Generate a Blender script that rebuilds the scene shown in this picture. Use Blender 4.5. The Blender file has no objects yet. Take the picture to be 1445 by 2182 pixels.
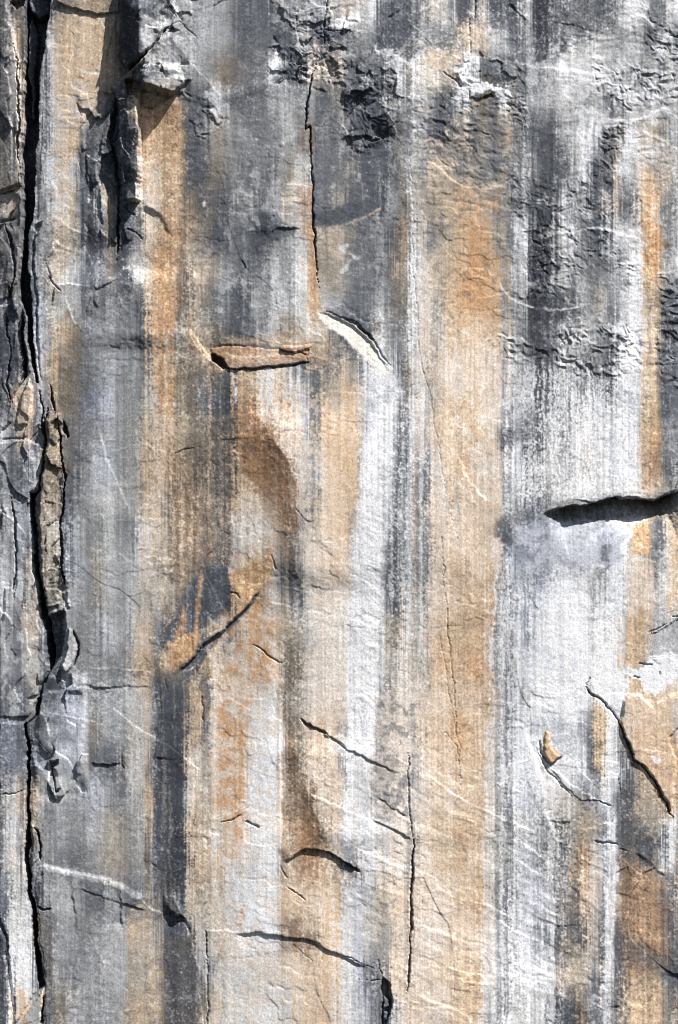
import bpy, math
import numpy as np

# ------------------------------------------------------------------ camera, sky, sun, exposure
scn = bpy.context.scene
col = scn.collection
S = 0.05                      # metres per unit of the wall survey grid
W0, H0 = 1445.0, 2182.0       # extent of the surveyed wall (survey units)
ZC = 130.0                    # height of the wall's middle above the valley
DIST = 420.0

cam_data = bpy.data.cameras.new("camera")
cam = bpy.data.objects.new("camera", cam_data)
col.objects.link(cam)
cam.location = (0.0, -DIST, ZC)
cam.rotation_euler = (math.pi / 2, 0.0, 0.0)
cam_data.sensor_fit = 'VERTICAL'
cam_data.sensor_height = 36.0
cam_data.lens = 36.0 * DIST / (H0 * S)
cam_data.clip_start = 1.0
cam_data.clip_end = 5000.0
scn.camera = cam

SUN_EL = math.radians(50.0)
SUN_AZ = math.radians(47.0)   # to the right of the wall's normal
sx = math.cos(SUN_EL) * math.sin(SUN_AZ)
sy = -math.cos(SUN_EL) * math.cos(SUN_AZ)
sz = math.sin(SUN_EL)
world = bpy.data.worlds.new("World")
scn.world = world
world.use_nodes = True
wn = world.node_tree
bg = wn.nodes["Background"]
sky = wn.nodes.new("ShaderNodeTexSky")
sky.sky_type = 'NISHITA'
sky.sun_disc = False
sky.sun_elevation = SUN_EL
sky.sun_rotation = math.atan2(sx, sy)
wn.links.new(sky.outputs[0], bg.inputs[0])
bg.inputs[1].default_value = 0.05

sun_data = bpy.data.lights.new("sun", 'SUN')
sun_data.energy = 4.45
sun_data.angle = math.radians(0.5)
sun_data.color = (1.0, 0.965, 0.915)
sun = bpy.data.objects.new("sun", sun_data)
col.objects.link(sun)
from mathutils import Vector
sun.rotation_euler = Vector((sx, sy, sz)).to_track_quat('Z', 'Y').to_euler()
sun.location = (60, -120, ZC + 120)

scn.view_settings.view_transform = 'Standard'
scn.view_settings.look = 'None'
scn.view_settings.gamma = 1.0
scn.cycles.pixel_filter_type = 'BLACKMAN_HARRIS'
scn.cycles.filter_width = 1.0
scn.view_settings.use_curve_mapping = False
scn.view_settings.exposure = 0.80

# ------------------------------------------------------------------ survey grid and noise
F = np.float32
STEP = 1.75
uc = np.arange(0, W0 + 1, STEP, dtype=F)
vc = np.arange(0, H0 + 1, STEP, dtype=F)
NX, NY = len(uc), len(vc)
U, V = np.meshgrid(uc, vc)
rng = np.random.default_rng(11)
TAB = rng.random((24, 512, 512)).astype(F) * 2 - 1

def vnoise(x, y, t):
    """smooth value noise, -1..1"""
    T = TAB[t % 24]
    xf = np.floor(x); yf = np.floor(y)
    fx = (x - xf).astype(F); fy = (y - yf).astype(F)
    fx = fx * fx * (3 - 2 * fx); fy = fy * fy * (3 - 2 * fy)
    x0 = xf.astype(np.int32) & 511; y0 = yf.astype(np.int32) & 511
    x1 = (x0 + 1) & 511; y1 = (y0 + 1) & 511
    a = T[y0, x0]; b = T[y0, x1]; c = T[y1, x0]; d = T[y1, x1]
    top = a + (b - a) * fx
    return top + (c + (d - c) * fx - top) * fy

def fbm(su, sv, octs, t, u=None, v=None, gain=0.5):
    u = U if u is None else u; v = V if v is None else v
    out = 0; amp = 1.0; tot = 0
    for k in range(octs):
        # rotate every octave a little so that no lattice shows
        a = 0.37 * k
        ca, sa = math.cos(a) , math.sin(a)
        x = u / su * 2 ** k; y = v / sv * 2 ** k
        if su == sv:
            x, y = x * ca - y * sa, x * sa + y * ca
        out = out + amp * vnoise(x + 17.3 * k + 3.1 * t, y + 9.7 * k + 5.3 * t, t + k)
        tot += amp * amp; amp *= gain
    return (out / math.sqrt(tot)).astype(F)

def sstep(a, b, x):
    t = np.clip((x - a) / (b - a), 0, 1)
    return t * t * (3 - 2 * t)

WU = U + 4.0 * fbm(34, 34, 3, 1) + 1.3 * fbm(5, 5, 1, 4)
WV = V + 4.0 * fbm(34, 34, 3, 7) + 1.3 * fbm(5, 5, 1, 9)

def box(pts, m):
    a = np.array(pts, float)
    i0 = int(np.clip((a[:, 0].min() - m) / STEP, 0, NX)); i1 = int(np.clip((a[:, 0].max() + m) / STEP + 2, 0, NX))
    j0 = int(np.clip((a[:, 1].min() - m) / STEP, 0, NY)); j1 = int(np.clip((a[:, 1].max() + m) / STEP + 2, 0, NY))
    return slice(j0, j1), slice(i0, i1)

def smooth_pts(pts, n=6):
    """Catmull-Rom through the survey points"""
    p = [np.array(q[:2], float) for q in pts]
    if len(p) < 3:
        return p
    p = [2 * p[0] - p[1]] + p + [2 * p[-1] - p[-2]]
    out = []
    for i in range(1, len(p) - 2):
        for k in range(n):
            t = k / n
            out.append(0.5 * ((2 * p[i]) + (-p[i - 1] + p[i + 1]) * t + (2 * p[i - 1] - 5 * p[i] + 4 * p[i + 1] - p[i + 2]) * t * t
                              + (-p[i - 1] + 3 * p[i] - 3 * p[i + 1] + p[i + 2]) * t ** 3))
    out.append(p[-2])
    return out

def line_field(pts, m, smooth=True):
    """distance, side (+ = below / left when heading right / down) and position along a polyline"""
    sp = smooth_pts(pts) if smooth else [np.array(q[:2], float) for q in pts]
    sl = box(sp, m)
    u = WU[sl]; v = WV[sl]
    best = np.full(u.shape, 1e9, F); side = np.zeros(u.shape, F); along = np.zeros(u.shape, F)
    L = [0.0]
    for a, b in zip(sp[:-1], sp[1:]):
        L.append(L[-1] + float(np.hypot(*(b - a))))
    tot = max(L[-1], 1e-6)
    for k, (a, b) in enumerate(zip(sp[:-1], sp[1:])):
        dx, dy = b - a
        l2 = dx * dx + dy * dy + 1e-9
        t = np.clip(((u - a[0]) * dx + (v - a[1]) * dy) / l2, 0, 1)
        d = np.hypot(u - a[0] - t * dx, v - a[1] - t * dy)
        cr = dx * (v - a[1]) - dy * (u - a[0])
        w = d < best
        best = np.where(w, d, best).astype(F)
        side = np.where(w, np.sign(cr), side).astype(F)
        along = np.where(w, (L[k] + t * math.sqrt(l2)) / tot, along).astype(F)
    return sl, best, side, along

def poly_field(pts, m=30, warp=True):
    """signed distance, positive inside"""
    sl = box(pts, m)
    u = (WU if warp else U)[sl]; v = (WV if warp else V)[sl]
    best = np.full(u.shape, 1e9, F); ins = np.zeros(u.shape, bool)
    n = len(pts)
    for k in range(n):
        ax, ay = pts[k]; bx, by = pts[(k + 1) % n]
        dx, dy = bx - ax, by - ay
        l2 = dx * dx + dy * dy + 1e-9
        t = np.clip(((u - ax) * dx + (v - ay) * dy) / l2, 0, 1)
        best = np.minimum(best, np.hypot(u - ax - t * dx, v - ay - t * dy))
        if ay != by:
            c = ((ay > v) != (by > v)) & (u < (bx - ax) * (v - ay) / (by - ay) + ax)
            ins ^= c
    return sl, np.where(ins, best, -best).astype(F)

# ------------------------------------------------------------------ base colour of the rock: mineral stains, some facet and hollow shade painted in
PAL = dict(K=(52, 55, 64), D=(83, 87, 95), S=(109, 112, 118), G=(143, 145, 147), H=(173, 174, 178), L=(203, 203, 203),
           W=(239, 240, 245), V=(199, 202, 213), B=(132, 138, 152), P=(227, 214, 203), T=(221, 201, 181), A=(207, 180, 151),
           O=(205, 162, 123), R=(150, 117, 89), M=(126, 116, 104), N=(174, 164, 151), C=(232, 226, 218))
def lin(c):
    c = np.array(c, float) / 255.0
    return np.where(c < 0.04045, c / 12.92, ((c + 0.055) / 1.055) ** 2.4)
ALB = {k: (lin(c) * 0.80).astype(F) for k, c in PAL.items()}
ROWS = """
25: 0D 12D 14H 20L 24K 48M 50S 60D 100D 110H 118N 150N 200A 240N 258G 262D 300S 330D 345G 365S 380H 400G 440H 490G 520D 545S 575D 590L 615S 640G 660H 690H 700L 740P 780L 800W 815D 845S 860D 880S 900G 925P 950L 965S 985D 1008S 1012G 1034P 1040D 1080D 1095K 1100S 1120L 1130H 1140K 1165K 1170H 1195D 1215S 1240G 1260D 1300S 1320G 1340L 1360H 1380G 1395D 1410G 1430L 1445W
85: 0D 15S 24W 28P 35T 41A 45A 50M 65D 70D 90D 98W 110L 125N 140A 170T 235A 240A 258K 262D 300D 305H 320H 345S 352L 368H 374S 395G 420H 450H 490G 510D 560S 600D 630S 650L 662S 690D 715D 740G 760H 790G 805D 860D 890S 900H 930G 960G 985T 1000T 1030T 1038L 1055L 1080H 1085D 1105D 1110G 1130H 1140K 1165K 1170S 1185D 1195S 1208G 1240S 1260G 1280L 1310H 1325G 1345L 1360H 1375S 1400S 1420H 1435S 1445G
155: 0S 20H 30W 40P 45T 50A 57D 75D 80W 88D 92D 105W 110L 125T 150A 200T 225A 230A 290D 296G 310S 340L 360W 385H 400G 450G 480M 540S 570G 580W 600W 610D 640D 655D 660P 680P 690N 720N 740G 755D 790S 810S 830G 845W 855G 880N 885W 910P 940T 965T 975D 985W 1005W 1015S 1040D 1100G 1110D 1150S 1165L 1175H 1200W 1240L 1275H 1300S 1310G 1330L 1345D 1365G 1390L 1400S 1420L 1435G 1445H
225: 0D 20S 32D 38W 45P 50O 55D 78D 81W 84D 95H 102W 115L 135T 170L 200T 225N 240D 248S 275D 280A 300T 310A 365A 380M 395S 415D 440S 452L 470W 490G 530S 580G 605L 620H 640G 655H 670G 690D 715S 730N 745D 765D 810K 825S 840L 860S 880H 895L 920G 945D 970S 985W 1000H 1015M 1045M 1060D 1065W 1085L 1092M 1105D 1115G 1140H 1200L 1250G 1280L 1300S 1325G 1340L 1360S 1380G 1400L 1420H 1445L
295: 0M 12D 30D 38W 45P 50O 54D 80W 84D 93S 103W 115L 140T 165A 180L 185D 205S 212L 220D 245D 255D 272S 285S 302S 304O 315T 330A 390A 392D 410S 440S 455N 500G 520H 545G 600H 615L 640G 655M 660O 664D 675D 700G 722D 735L 745D 785D 815K 825D 845S 865G 885S 895L 915S 950D 980N 1000D 1030N 1050S 1090A 1095S 1130S 1140D 1180S 1210L 1250W 1275L 1290D 1300D 1305N 1325S 1335L 1350W 1365T 1380L 1395A 1410S 1430L 1445H
365: 0N 12S 20D 45L 50O 53D 80D 85S 95L 102W 130L 145T 160L 168L 172D 200S 212L 215D 250D 255D 290S 300L 304A 315P 320T 335L 345L 350A 390A 394D 430D 455M 500G 530S 560G 580S 595L 620N 640L 655L 662L 664S 668S 700S 730S 745N 755S 780D 800S 820D 845D 852G 868L 875S 885P 895G 910G 920T 960N 975S 1000N 1040S 1080S 1085D 1110H 1125L 1135S 1165D 1195S 1210L 1250W 1255D 1290D 1297P 1310A 1320S 1330W 1345G 1350P 1370T 1380A 1395G 1405T 1420N 1445L
435: 0N 10L 20P 32O 36S 48S 52D 74D 77L 85H 100S 105L 125L 150T 165N 172S 182B 188K 195K 210L 222L 228A 235A 250S 262D 275G 305S 308C 320P 335A 340L 348L 355A 375T 395A 410M 430D 450M 475D 485S 520L 545G 565D 570H 600H 615T 640L 655O 667S 670S 705S 730N 745D 770S 780D 812K 830H 845S 855S 860A 865S 872G 875L 900N 930N 970A 1000A 1040N 1065G 1080N 1085D 1110S 1130D 1175D 1195H 1210W 1225S 1240L 1255D 1290D 1297P 1310T 1320S 1347S 1350P 1365T 1385O 1405T 1410S 1425G 1445L
505: 0D 48D 53D 60D 72S 90L 103G 110N 130T 145N 165N 175L 180D 195K 215D 225B 229M 240M 250S 255D 265D 290G 305S 312T 340N 355A 365O 385A 405A 420N 440M 455D 480D 485S 520S 540D 580K 600D 610G 640L 655P 665O 670S 675N 720T 735D 770S 790G 815L 825S 840D 845A 855A 870S 880L 900P 915S 950N 975A 1000O 1020O 1055N 1060S 1088S 1092W 1125W 1132K 1175K 1185L 1200L 1215W 1230G 1250S 1270D 1292D 1295W 1320H 1350L 1362P 1375O 1403O 1407S 1430L 1445S
575: 0D 20S 40D 55D 60D 75H 95G 105P 125T 150L 175L 180B 195S 200B 220H 230M 240M 250D 262D 275D 280L 300L 315N 325A 340O 365O 380A 385D 400M 408T 450N 480G 520S 560S 590L 605S 625G 630W 650W 655P 668A 675A 678S 682M 725N 735S 760G 800S 815H 830D 840A 855T 865S 872L 880W 910P 935T 940N 965A 1000O 1030O 1060A 1070N 1078S 1090L 1120W 1125K 1140K 1185K 1195L 1220H 1240G 1260S 1285G 1290S 1310L 1330S 1340W 1365W 1370O 1395O 1400N 1415L 1425H 1445L
645: 0H 12H 15D 45D 50G 55D 62D 68D 80B 95V 105G 110N 140L 170L 180D 200H 215S 240H 285H 290D 312D 316A 335N 345O 370O 378R 382D 400M 415T 440M 460S 480G 500D 525D 550L 560G 580L 600W 610G 630W 655L 665A 680A 682L 720H 740S 770S 800H 815L 830S 845M 860S 868N 875L 885W 910P 925T 935G 955A 990O 1030O 1070A 1075S 1090G 1110L 1125K 1190D 1225S 1250H 1265S 1275N 1290L 1300S 1320H 1340W 1365W 1372N 1395A 1405D 1420S 1445D
715: 0D 20D 30S 42S 48D 60L 65D 70B 90V 102H 108N 120T 135T 140A 165M 175S 200H 240H 285G 292D 310S 316A 340O 362O 370R 378G 388L 395M 405A 430N 450M 500D 520S 550D 570L 578L 600N 620M 640T 660L 680T 700N 715D 722D 760D 795D 800T 805G 825L 842S 860G 868L 885W 905P 915T 925N 945L 960A 1000T 1040A 1065T 1070N 1090H 1120G 1130K 1160S 1200H 1250L 1275G 1300D 1320G 1335W 1362W 1365P 1380T 1395A 1410G 1425K 1445S
785: 0D 10S 45D 48D 58L 65D 72H 95L 102G 108A 118A 125M 160M 180S 210G 250V 270G 290G 295S 310M 318N 330A 345O 365A 385M 410N 430M 460M 485D 496S 502T 540A 550L 560T 580W 590A 620L 640S 660G 675D 715N 735T 745N 760S 775W 800W 830W 840D 870N 872L 900H 903N 910D 920T 960P 1000T 1040P 1075P 1083D 1095L 1110G 1120D 1160D 1185S 1200L 1215L 1230S 1260G 1290D 1300D 1310W 1340W 1358L 1362T 1390A 1400S 1430S 1445D
855: 0D 15G 25D 38T 55T 65T 68D 82S 88W 95S 105H 110D 118A 130M 155M 175S 200B 235V 255H 270G 300G 308N 325L 340O 362O 370R 378N 395M 430S 460D 492K 500A 530R 560A 580W 590A 610A 622L 640T 645V 655L 665S 675D 685A 720N 735A 760A 770L 790V 805S 815H 830S 855D 870N 880W 895T 903W 915G 920N 940T 990A 1030T 1070P 1082B 1095L 1115H 1125K 1150D 1165S 1180D 1195H 1215S 1235G 1255L 1270S 1290D 1300L 1330V 1352W 1358N 1375A 1390A 1400S 1415D 1430S 1445D
925: 0W 20H 30D 50T 62A 66D 90D 95W 100M 125M 128O 133L 138D 150M 165S 200G 220H 245H 280G 300N 330A 350T 370A 400N 420M 440N 450M 470D 498K 500R 520A 540R 590R 600T 630A 640N 645L 660V 665D 680N 690A 720A 768A 772H 790V 810L 825S 840D 868D 872L 880W 890T 900L 910N 920P 935A 970T 1000A 1040T 1055N 1062D 1080D 1090W 1100V 1112K 1145D 1150G 1175L 1190G 1210L 1250W 1255N 1275L 1300V 1350W 1354N 1370A 1400O 1408G 1425H 1445D
995: 0S 20G 35D 55S 70V 85L 93D 98M 130M 135A 140M 150D 160S 180G 220V 270G 290N 310A 345T 352A 365R 385A 405M 420D 440M 470D 496D 498A 540O 560R 620R 635N 648L 655S 680L 690T 730A 755A 760D 765W 815L 830S 845D 865D 875L 885S 900D 905H 910D 925L 938P 945A 975T 985O 1000T 1050P 1065N 1073N 1078B 1085W 1100V 1115D 1140D 1150L 1190L 1195G 1240L 1255N 1280L 1300V 1350W 1353L 1360A 1385R 1400A 1408D 1430S 1445L
1065: 0G 30H 45S 60V 65D 75D 80M 120N 125L 130D 150S 160S 165G 200H 225L 245L 280G 300N 320A 335T 355N 362M 370D 380A 390R 405A 415D 430N 470S 490D 495A 530T 560A 580N 610R 630A 640L 650S 665S 670N 700T 755A 758N 765W 810W 820G 835D 860S 868H 880W 885S 905S 910D 920P 945P 955G 963A 990T 1040T 1065P 1072D 1080B 1085H 1115G 1130D 1145S 1165G 1200L 1340L 1360T 1395T 1405N 1445G
1135: 0D 15G 30H 45V 65S 68D 82H 85M 130L 133D 145S 152V 170H 190G 215G 230L 260G 290S 300L 320P 330A 345T 360M 380N 395R 410A 440N 465S 485D 495L 520C 560P 585T 600A 610M 625S 635D 650L 665N 690T 740A 752S 765W 800W 812L 815D 835D 850S 870H 885N 895S 905L 912D 916P 930T 955P 972T 1000T 1040T 1050N 1055M 1063D 1083D 1087G 1110D 1145B 1165G 1180V 1220L 1250H 1260P 1270G 1280B 1310V 1325W 1338W 1342M 1350A 1380A 1385S 1405D 1415N 1425T 1445A
1205: 0L 10W 30L 35S 38B 58S 62P 70P 75D 85D 95S 105N 125L 130D 150S 170V 190G 210N 218L 270H 300L 320T 330A 345N 370N 390A 405N 425M 432D 485D 488P 510T 530A 580O 590L 605N 620D 635S 655G 665C 700T 745T 748G 755W 785W 800L 812D 840D 850G 870L 885S 895L 903D 910L 915P 945T 975A 1000T 1030T 1045A 1058A 1062N 1068B 1090W 1100B 1130S 1150B 1175S 1185V 1230H 1260L 1270H 1280G 1300V 1325W 1340P 1380T 1385S 1415L 1430T 1445A
1275: 0L 10W 30L 45S 58D 60G 75P 80T 88D 95S 100D 110D 120G 160H 200G 210N 220L 260H 290L 310N 335L 345T 375N 385D 390R 400D 420D 425A 432R 440D 490K 495A 515O 540O 560T 580L 610N 620D 645S 655L 670C 700P 740C 745W 800W 815L 820D 840S 850L 880N 885L 900S 910P 950T 960T 1000A 1035A 1045O 1052P 1060B 1070W 1090D 1095L 1100V 1130B 1150V 1165W 1250W 1257G 1262D 1270L 1300V 1320W 1330P 1350T 1385P 1400H 1420P 1435A 1445T
1345: 0L 20H 40S 55L 60T 80N 90L 95D 105D 130D 140D 145H 165G 200G 220V 245L 255G 270H 275L 290P 305T 325A 345S 355D 380R 400A 410D 440S 455A 465C 480D 500N 520T 560O 590T 600N 615A 630N 650L 680P 735C 740W 800W 815L 825N 840N 855P 870L 880N 885W 900N 910T 950A 960A 1020A 1030O 1050P 1055S 1065L 1085G 1090L 1100V 1125B 1135V 1150L 1250W 1258G 1265L 1275W 1320W 1328A 1370A 1378G 1390H 1420L 1445H
1415: 0G 20H 40S 60H 75T 85L 100S 104D 130D 135H 160H 170G 220G 255G 280N 300A 335N 345M 352A 385A 395D 425D 430A 440M 448A 460T 520A 560O 590T 600M 640M 645N 660P 735C 742W 800W 815L 830N 845L 860P 880N 885L 905N 920T 945O 960A 1020O 1035A 1042P 1048S 1060L 1085S 1090L 1115L 1125V 1250W 1258H 1270W 1320W 1325A 1360A 1370G 1380H 1400W 1440L 1445P
1485: 0D 15S 40B 60D 65P 75D 85D 92D 100S 120S 150B 180V 190G 240H 270L 300L 305A 330N 337D 350K 400D 402A 430A 435D 448S 452A 480T 540A 560L 590L 595M 640N 645H 660P 735P 745W 800W 815G 820D 835N 860C 880P 920T 945T 955A 1000T 1040A 1050P 1055S 1065L 1075S 1100V 1115S 1120L 1250W 1252S 1262H 1265T 1280T 1288W 1320W 1330A 1360A 1390T 1410T 1445A
1555: 0S 20B 50D 58D 62D 85D 90L 100S 120G 130V 180V 185H 200M 215H 270H 285N 300L 320T 335D 350D 395D 402T 415A 428T 432D 445D 452T 460A 500O 530T 550L 590W 598W 600R 625M 640N 660T 700A 722T 727S 740W 790W 805D 830S 850T 880S 895T 910T 955A 970O 1000A 1035T 1040W 1045N 1060L 1070S 1080L 1085D 1090L 1105V 1120W 1150V 1230W 1245S 1265S 1268A 1285A 1290W 1310W 1318S 1330N 1335T 1360T 1400A 1420O 1430S 1445L
1625: 0S 25B 55S 60D 62S 80B 110S 120L 175V 185N 195S 250D 255G 275N 285L 305L 315A 330D 395K 400T 425C 430N 445N 452T 465O 500O 510A 530T 545W 590W 597W 600R 640M 650T 680T 720T 727D 740W 790L 805S 835D 860N 880G 900P 920T 975A 1000A 1030A 1035W 1042N 1060H 1080S 1085L 1110V 1140W 1150V 1160P 1180W 1245W 1250S 1265S 1270A 1282A 1285W 1325W 1330D 1345D 1350N 1360A 1380A 1400A 1440O 1445A
1695: 0G 20L 35P 45A 50D 60D 65M 80A 90L 110S 120L 130G 170H 200V 235H 260S 275G 285L 300G 310A 325A 330D 395D 402C 420T 440N 452A 470O 520O 522L 530W 590W 598W 602A 620A 650M 665R 668P 680T 725T 730L 740W 785L 800D 840S 860N 875H 885L 920T 970T 1000T 1028A 1032W 1043N 1060H 1070S 1080H 1090V 1130V 1145S 1155W 1170N 1190P 1220L 1235S 1250H 1290W 1325S 1345D 1355A 1380A 1395N 1410O 1430A 1445L
1765: 0S 15L 30W 45S 52P 60A 65D 70M 80N 90G 130H 170G 200H 260N 290G 300L 315A 325D 340D 395K 400D 404T 420A 440N 450T 465L 490A 505O 522O 525C 590W 597W 600A 625A 660R 695M 705T 720P 730W 790W 810L 850P 870P 878S 885P 920T 960A 1000A 1028T 1033W 1042N 1070H 1080S 1090L 1150H 1160S 1185N 1195D 1210L 1220N 1245A 1265G 1285S 1295V 1308W 1315G 1330D 1390D 1400G 1415D 1422W 1432W 1438N 1445L
1835: 0S 15L 40P 48H 52D 66D 70H 85S 90L 110G 160S 200G 250N 290G 300H 320M 335D 360D 400K 404T 440A 450N 460A 475O 482L 540L 545W 595W 600M 610N 650R 700A 725M 735S 760D 765W 800L 830P 870P 875S 885P 920T 980A 1025T 1030W 1040N 1065L 1080G 1085L 1120V 1150S 1165N 1180G 1195S 1215N 1235R 1250A 1260P 1280L 1290B 1300W 1312W 1316D 1345M 1365D 1380S 1400N 1415D 1422W 1430W 1435D 1445A
1905: 0B 18D 25L 50L 58D 72D 80S 90D 105H 150L 165H 190S 225S 250L 258S 290S 310G 325A 335D 360K 400D 404T 435N 455A 475N 485L 540W 595W 600A 650T 690A 720A 725N 730L 760V 790H 810N 840T 870T 875D 880T 920P 960T 1000A 1020O 1027T 1029W 1036N 1065G 1080D 1085L 1110V 1160V 1170M 1190S 1205N 1215D 1235A 1250T 1260P 1285D 1295V 1312W 1320N 1335M 1390A 1410N 1418D 1440D 1445A
1985: 0D 12K 16W 45L 65W 72D 85M 110S 130H 165G 200G 245H 270L 285A 335N 345D 410D 415T 440L 445N 470T 500P 530W 580W 595L 605M 650R 680M 690A 720A 728L 750V 780L 805N 825G 850T 868L 872R 880P 920P 960T 1000T 1020T 1028W 1034P 1060L 1080S 1085L 1120V 1170S 1200M 1240D 1245A 1255P 1268D 1285G 1292W 1305W 1308D 1325D 1345A 1395A 1415M 1425D 1445N
2065: 0D 22S 25W 70W 76D 92D 95D 110M 130H 145S 160G 210H 240L 265H 280N 310N 330A 345M 350D 420D 425L 440L 446S 460G 480L 510L 540C 590P 640T 700A 720T 730L 770V 785D 800S 805L 815D 825T 860T 870N 880P 930T 1000A 1018A 1023W 1030P 1060L 1078S 1085W 1165W 1175N 1200T 1235N 1245T 1250L 1260S 1275D 1282W 1300W 1308D 1325D 1332A 1370M 1390A 1420D 1445S
2145: 0D 25S 28W 38T 50A 60C 80L 88D 95D 110S 130M 160H 200G 250H 275N 290A 310N 345A 350D 400K 430M 440N 446N 470A 490L 520L 545C 590W 610L 640T 680A 700A 715N 725P 735L 780V 800S 815D 825D 835L 850P 880T 930P 960T 1000A 1015A 1020W 1030L 1060G 1068S 1072L 1140L 1160G 1170D 1215K 1225D 1235R 1245D 1250G 1260S 1275B 1285W 1300H 1310D 1325N 1335A 1380A 1410A 1425S 1445A
"""
def parse_rows():
    ys, tabs = [], []
    xs_full = np.arange(0, 1447, dtype=F)
    for l in ROWS.strip().split("\n"):
        y, r = l.split(":")
        xs = [float(t[:-1]) for t in r.split()]
        cs = np.array([ALB[t[-1]] for t in r.split()])
        # interpolate in a perceptual space so that mid tones stay put
        g = np.sqrt(cs)
        tabs.append(np.stack([np.interp(xs_full, xs, g[:, k]) for k in range(3)], 1))
        ys.append(float(y))
        kx = np.exp(-0.5 * (np.arange(-9, 10) / 5.0) ** 2); kx /= kx.sum()
        tabs[-1] = np.stack([np.convolve(np.pad(tabs[-1][:, k], 9, mode='edge'), kx, 'valid') for k in range(3)], 1)
    return np.array(ys, F), np.array(tabs, F)

YS, TABS = parse_rows()
sn1 = fbm(7, 240, 3, 2)          # vertical drip streaks, broad
sn2 = fbm(3.2, 110, 2, 6)        # vertical drip streaks, fine
sp1 = fbm(9, 8, 3, 3)            # lichen and crystal speckle
sp2 = fbm(3.6, 3.2, 2, 12)
rip = fbm(22, 9, 3, 15)          # ripple of the rock skin
blot = fbm(60, 70, 4, 18)        # blotches
sp3 = fbm(2.9, 2.7, 1, 17)       # single crystals
sp4 = fbm(15, 14, 3, 11)         # lichen colonies

def stain_shade_base():
    u = np.clip(WU + 3.0 * sn1 + 5.0 * sn2 + 14.0 * fbm(5.5, 520, 4, 1, gain=0.75) + 5.0 * sp2 + 6.5 * sp3 + 1.5 * sp1 + 6.0 * blot, 0, 1445)
    v = WV + 14.0 * fbm(16, 60, 2, 20) + 12 * sp1 + 8 * sp2
    k = np.clip(np.searchsorted(YS, v.ravel()).reshape(v.shape) - 1, 0, len(YS) - 2)
    t = np.clip((v - YS[k]) / (YS[k + 1] - YS[k]), 0, 1)[..., None].astype(F)
    t = t * t * (3 - 2 * t)
    i = u.astype(np.int32); f = (u - i)[..., None].astype(F)
    a = TABS[k, i] * (1 - f) + TABS[k, i + 1] * f
    b = TABS[k + 1, i] * (1 - f) + TABS[k + 1, i + 1] * f
    return (a * (1 - t) + b * t) ** 2

COL = stain_shade_base()
SPK = np.ones(U.shape, F)        # how speckled the skin is

def blend(sl, w, c):
    w = w[..., None].astype(F)
    COL[sl] = COL[sl] * (1 - w) + (ALB[c] if isinstance(c, str) else c) * w

def patch(pts, c, k=1.0, feather=4.0, rag=0.0, spk=None):
    sl, d = poly_field(pts, 25 + feather + rag * 2)
    if rag:
        d = d + rag * (0.7 * sp1[sl] + 0.6 * rip[sl] + 0.4 * sp2[sl])
    w = sstep(-feather, feather, d) * k
    blend(sl, w, c)
    if spk is not None:
        SPK[sl] = SPK[sl] * (1 - w) + spk * w

def vein_or_edge(pts, c, w, k=1.0, brk=0.0, smooth=True):
    """thin coloured vein, drip, lit edge or shade band along a line, width in survey units"""
    sl, d, sd, al = line_field(pts, w * 3 + 6, smooth)
    m = 1 - sstep(w * 0.35, w, d)
    m = m * sstep(0, 0.06, al) * (1 - sstep(0.94, 1, al)) * k
    if brk:
        m = m * sstep(-brk, brk, sp1[sl] + 0.8 * blot[sl] + 0.3)
    blend(sl, m, c)

def streak(pts, c, k=1.0, soft=5.0, brk=0.5, fade=60.0):
    """mineral streak running down the wall: pts = (u, v, half width)"""
    p = np.array(pts, F)
    j0 = int(max(0, p[0, 1] / STEP)); j1 = int(min(NY, p[-1, 1] / STEP + 1))
    sl = (slice(j0, j1), slice(0, NX))
    v = V[sl]; uu = WU[sl] + 1.5 * sn1[sl]
    cu = np.interp(v, p[:, 1], p[:, 0]); hw = np.interp(v, p[:, 1], p[:, 2])
    d = np.abs(uu - cu) - hw
    m = 1 - sstep(-soft, soft, d + 2.5 * sp1[sl])
    m = m * sstep(p[0, 1], p[0, 1] + fade, v + 25 * sn1[sl]) * (1 - sstep(p[-1, 1] - fade, p[-1, 1], v + 25 * sn1[sl]))
    if brk:
        m = m * np.clip(1 + brk * (0.7 * sn2[sl] + 0.6 * sp1[sl] + 0.4 * rip[sl]), 0, 1.2)
    blend(sl, np.clip(m * k, 0, 1), c)

def drips(pts, c, thr=0.3, k=0.5, feather=40, s=5.0, length=420):
    """many fine parallel runs of water stain"""
    sl, d = poly_field(pts, feather + 5)
    n = fbm(s, length, 3, 14, WU[sl], V[sl], 0.75) + 0.35 * sp2[sl] + 0.3 * sp3[sl] + 0.35 * blot[sl]
    blend(sl, sstep(thr - 0.45, thr + 0.45, n) * sstep(-feather, feather, d) * k, c)

def mottle(pts, c, thr=0.0, k=0.9, feather=20.0, s=16.0):
    """flaky patches of the outer skin"""
    sl, d = poly_field(pts, feather + 10)
    n = fbm(s, s * 1.15, 4, 5, U[sl], V[sl], 0.6) + 0.25 * blot[sl]
    w = sstep(thr - 0.12, thr + 0.12, n) * sstep(-feather, feather, d) * k
    blend(sl, w, c)
    SPK[sl] = SPK[sl] * (1 - 0.6 * sstep(-feather, feather, d))

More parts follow.
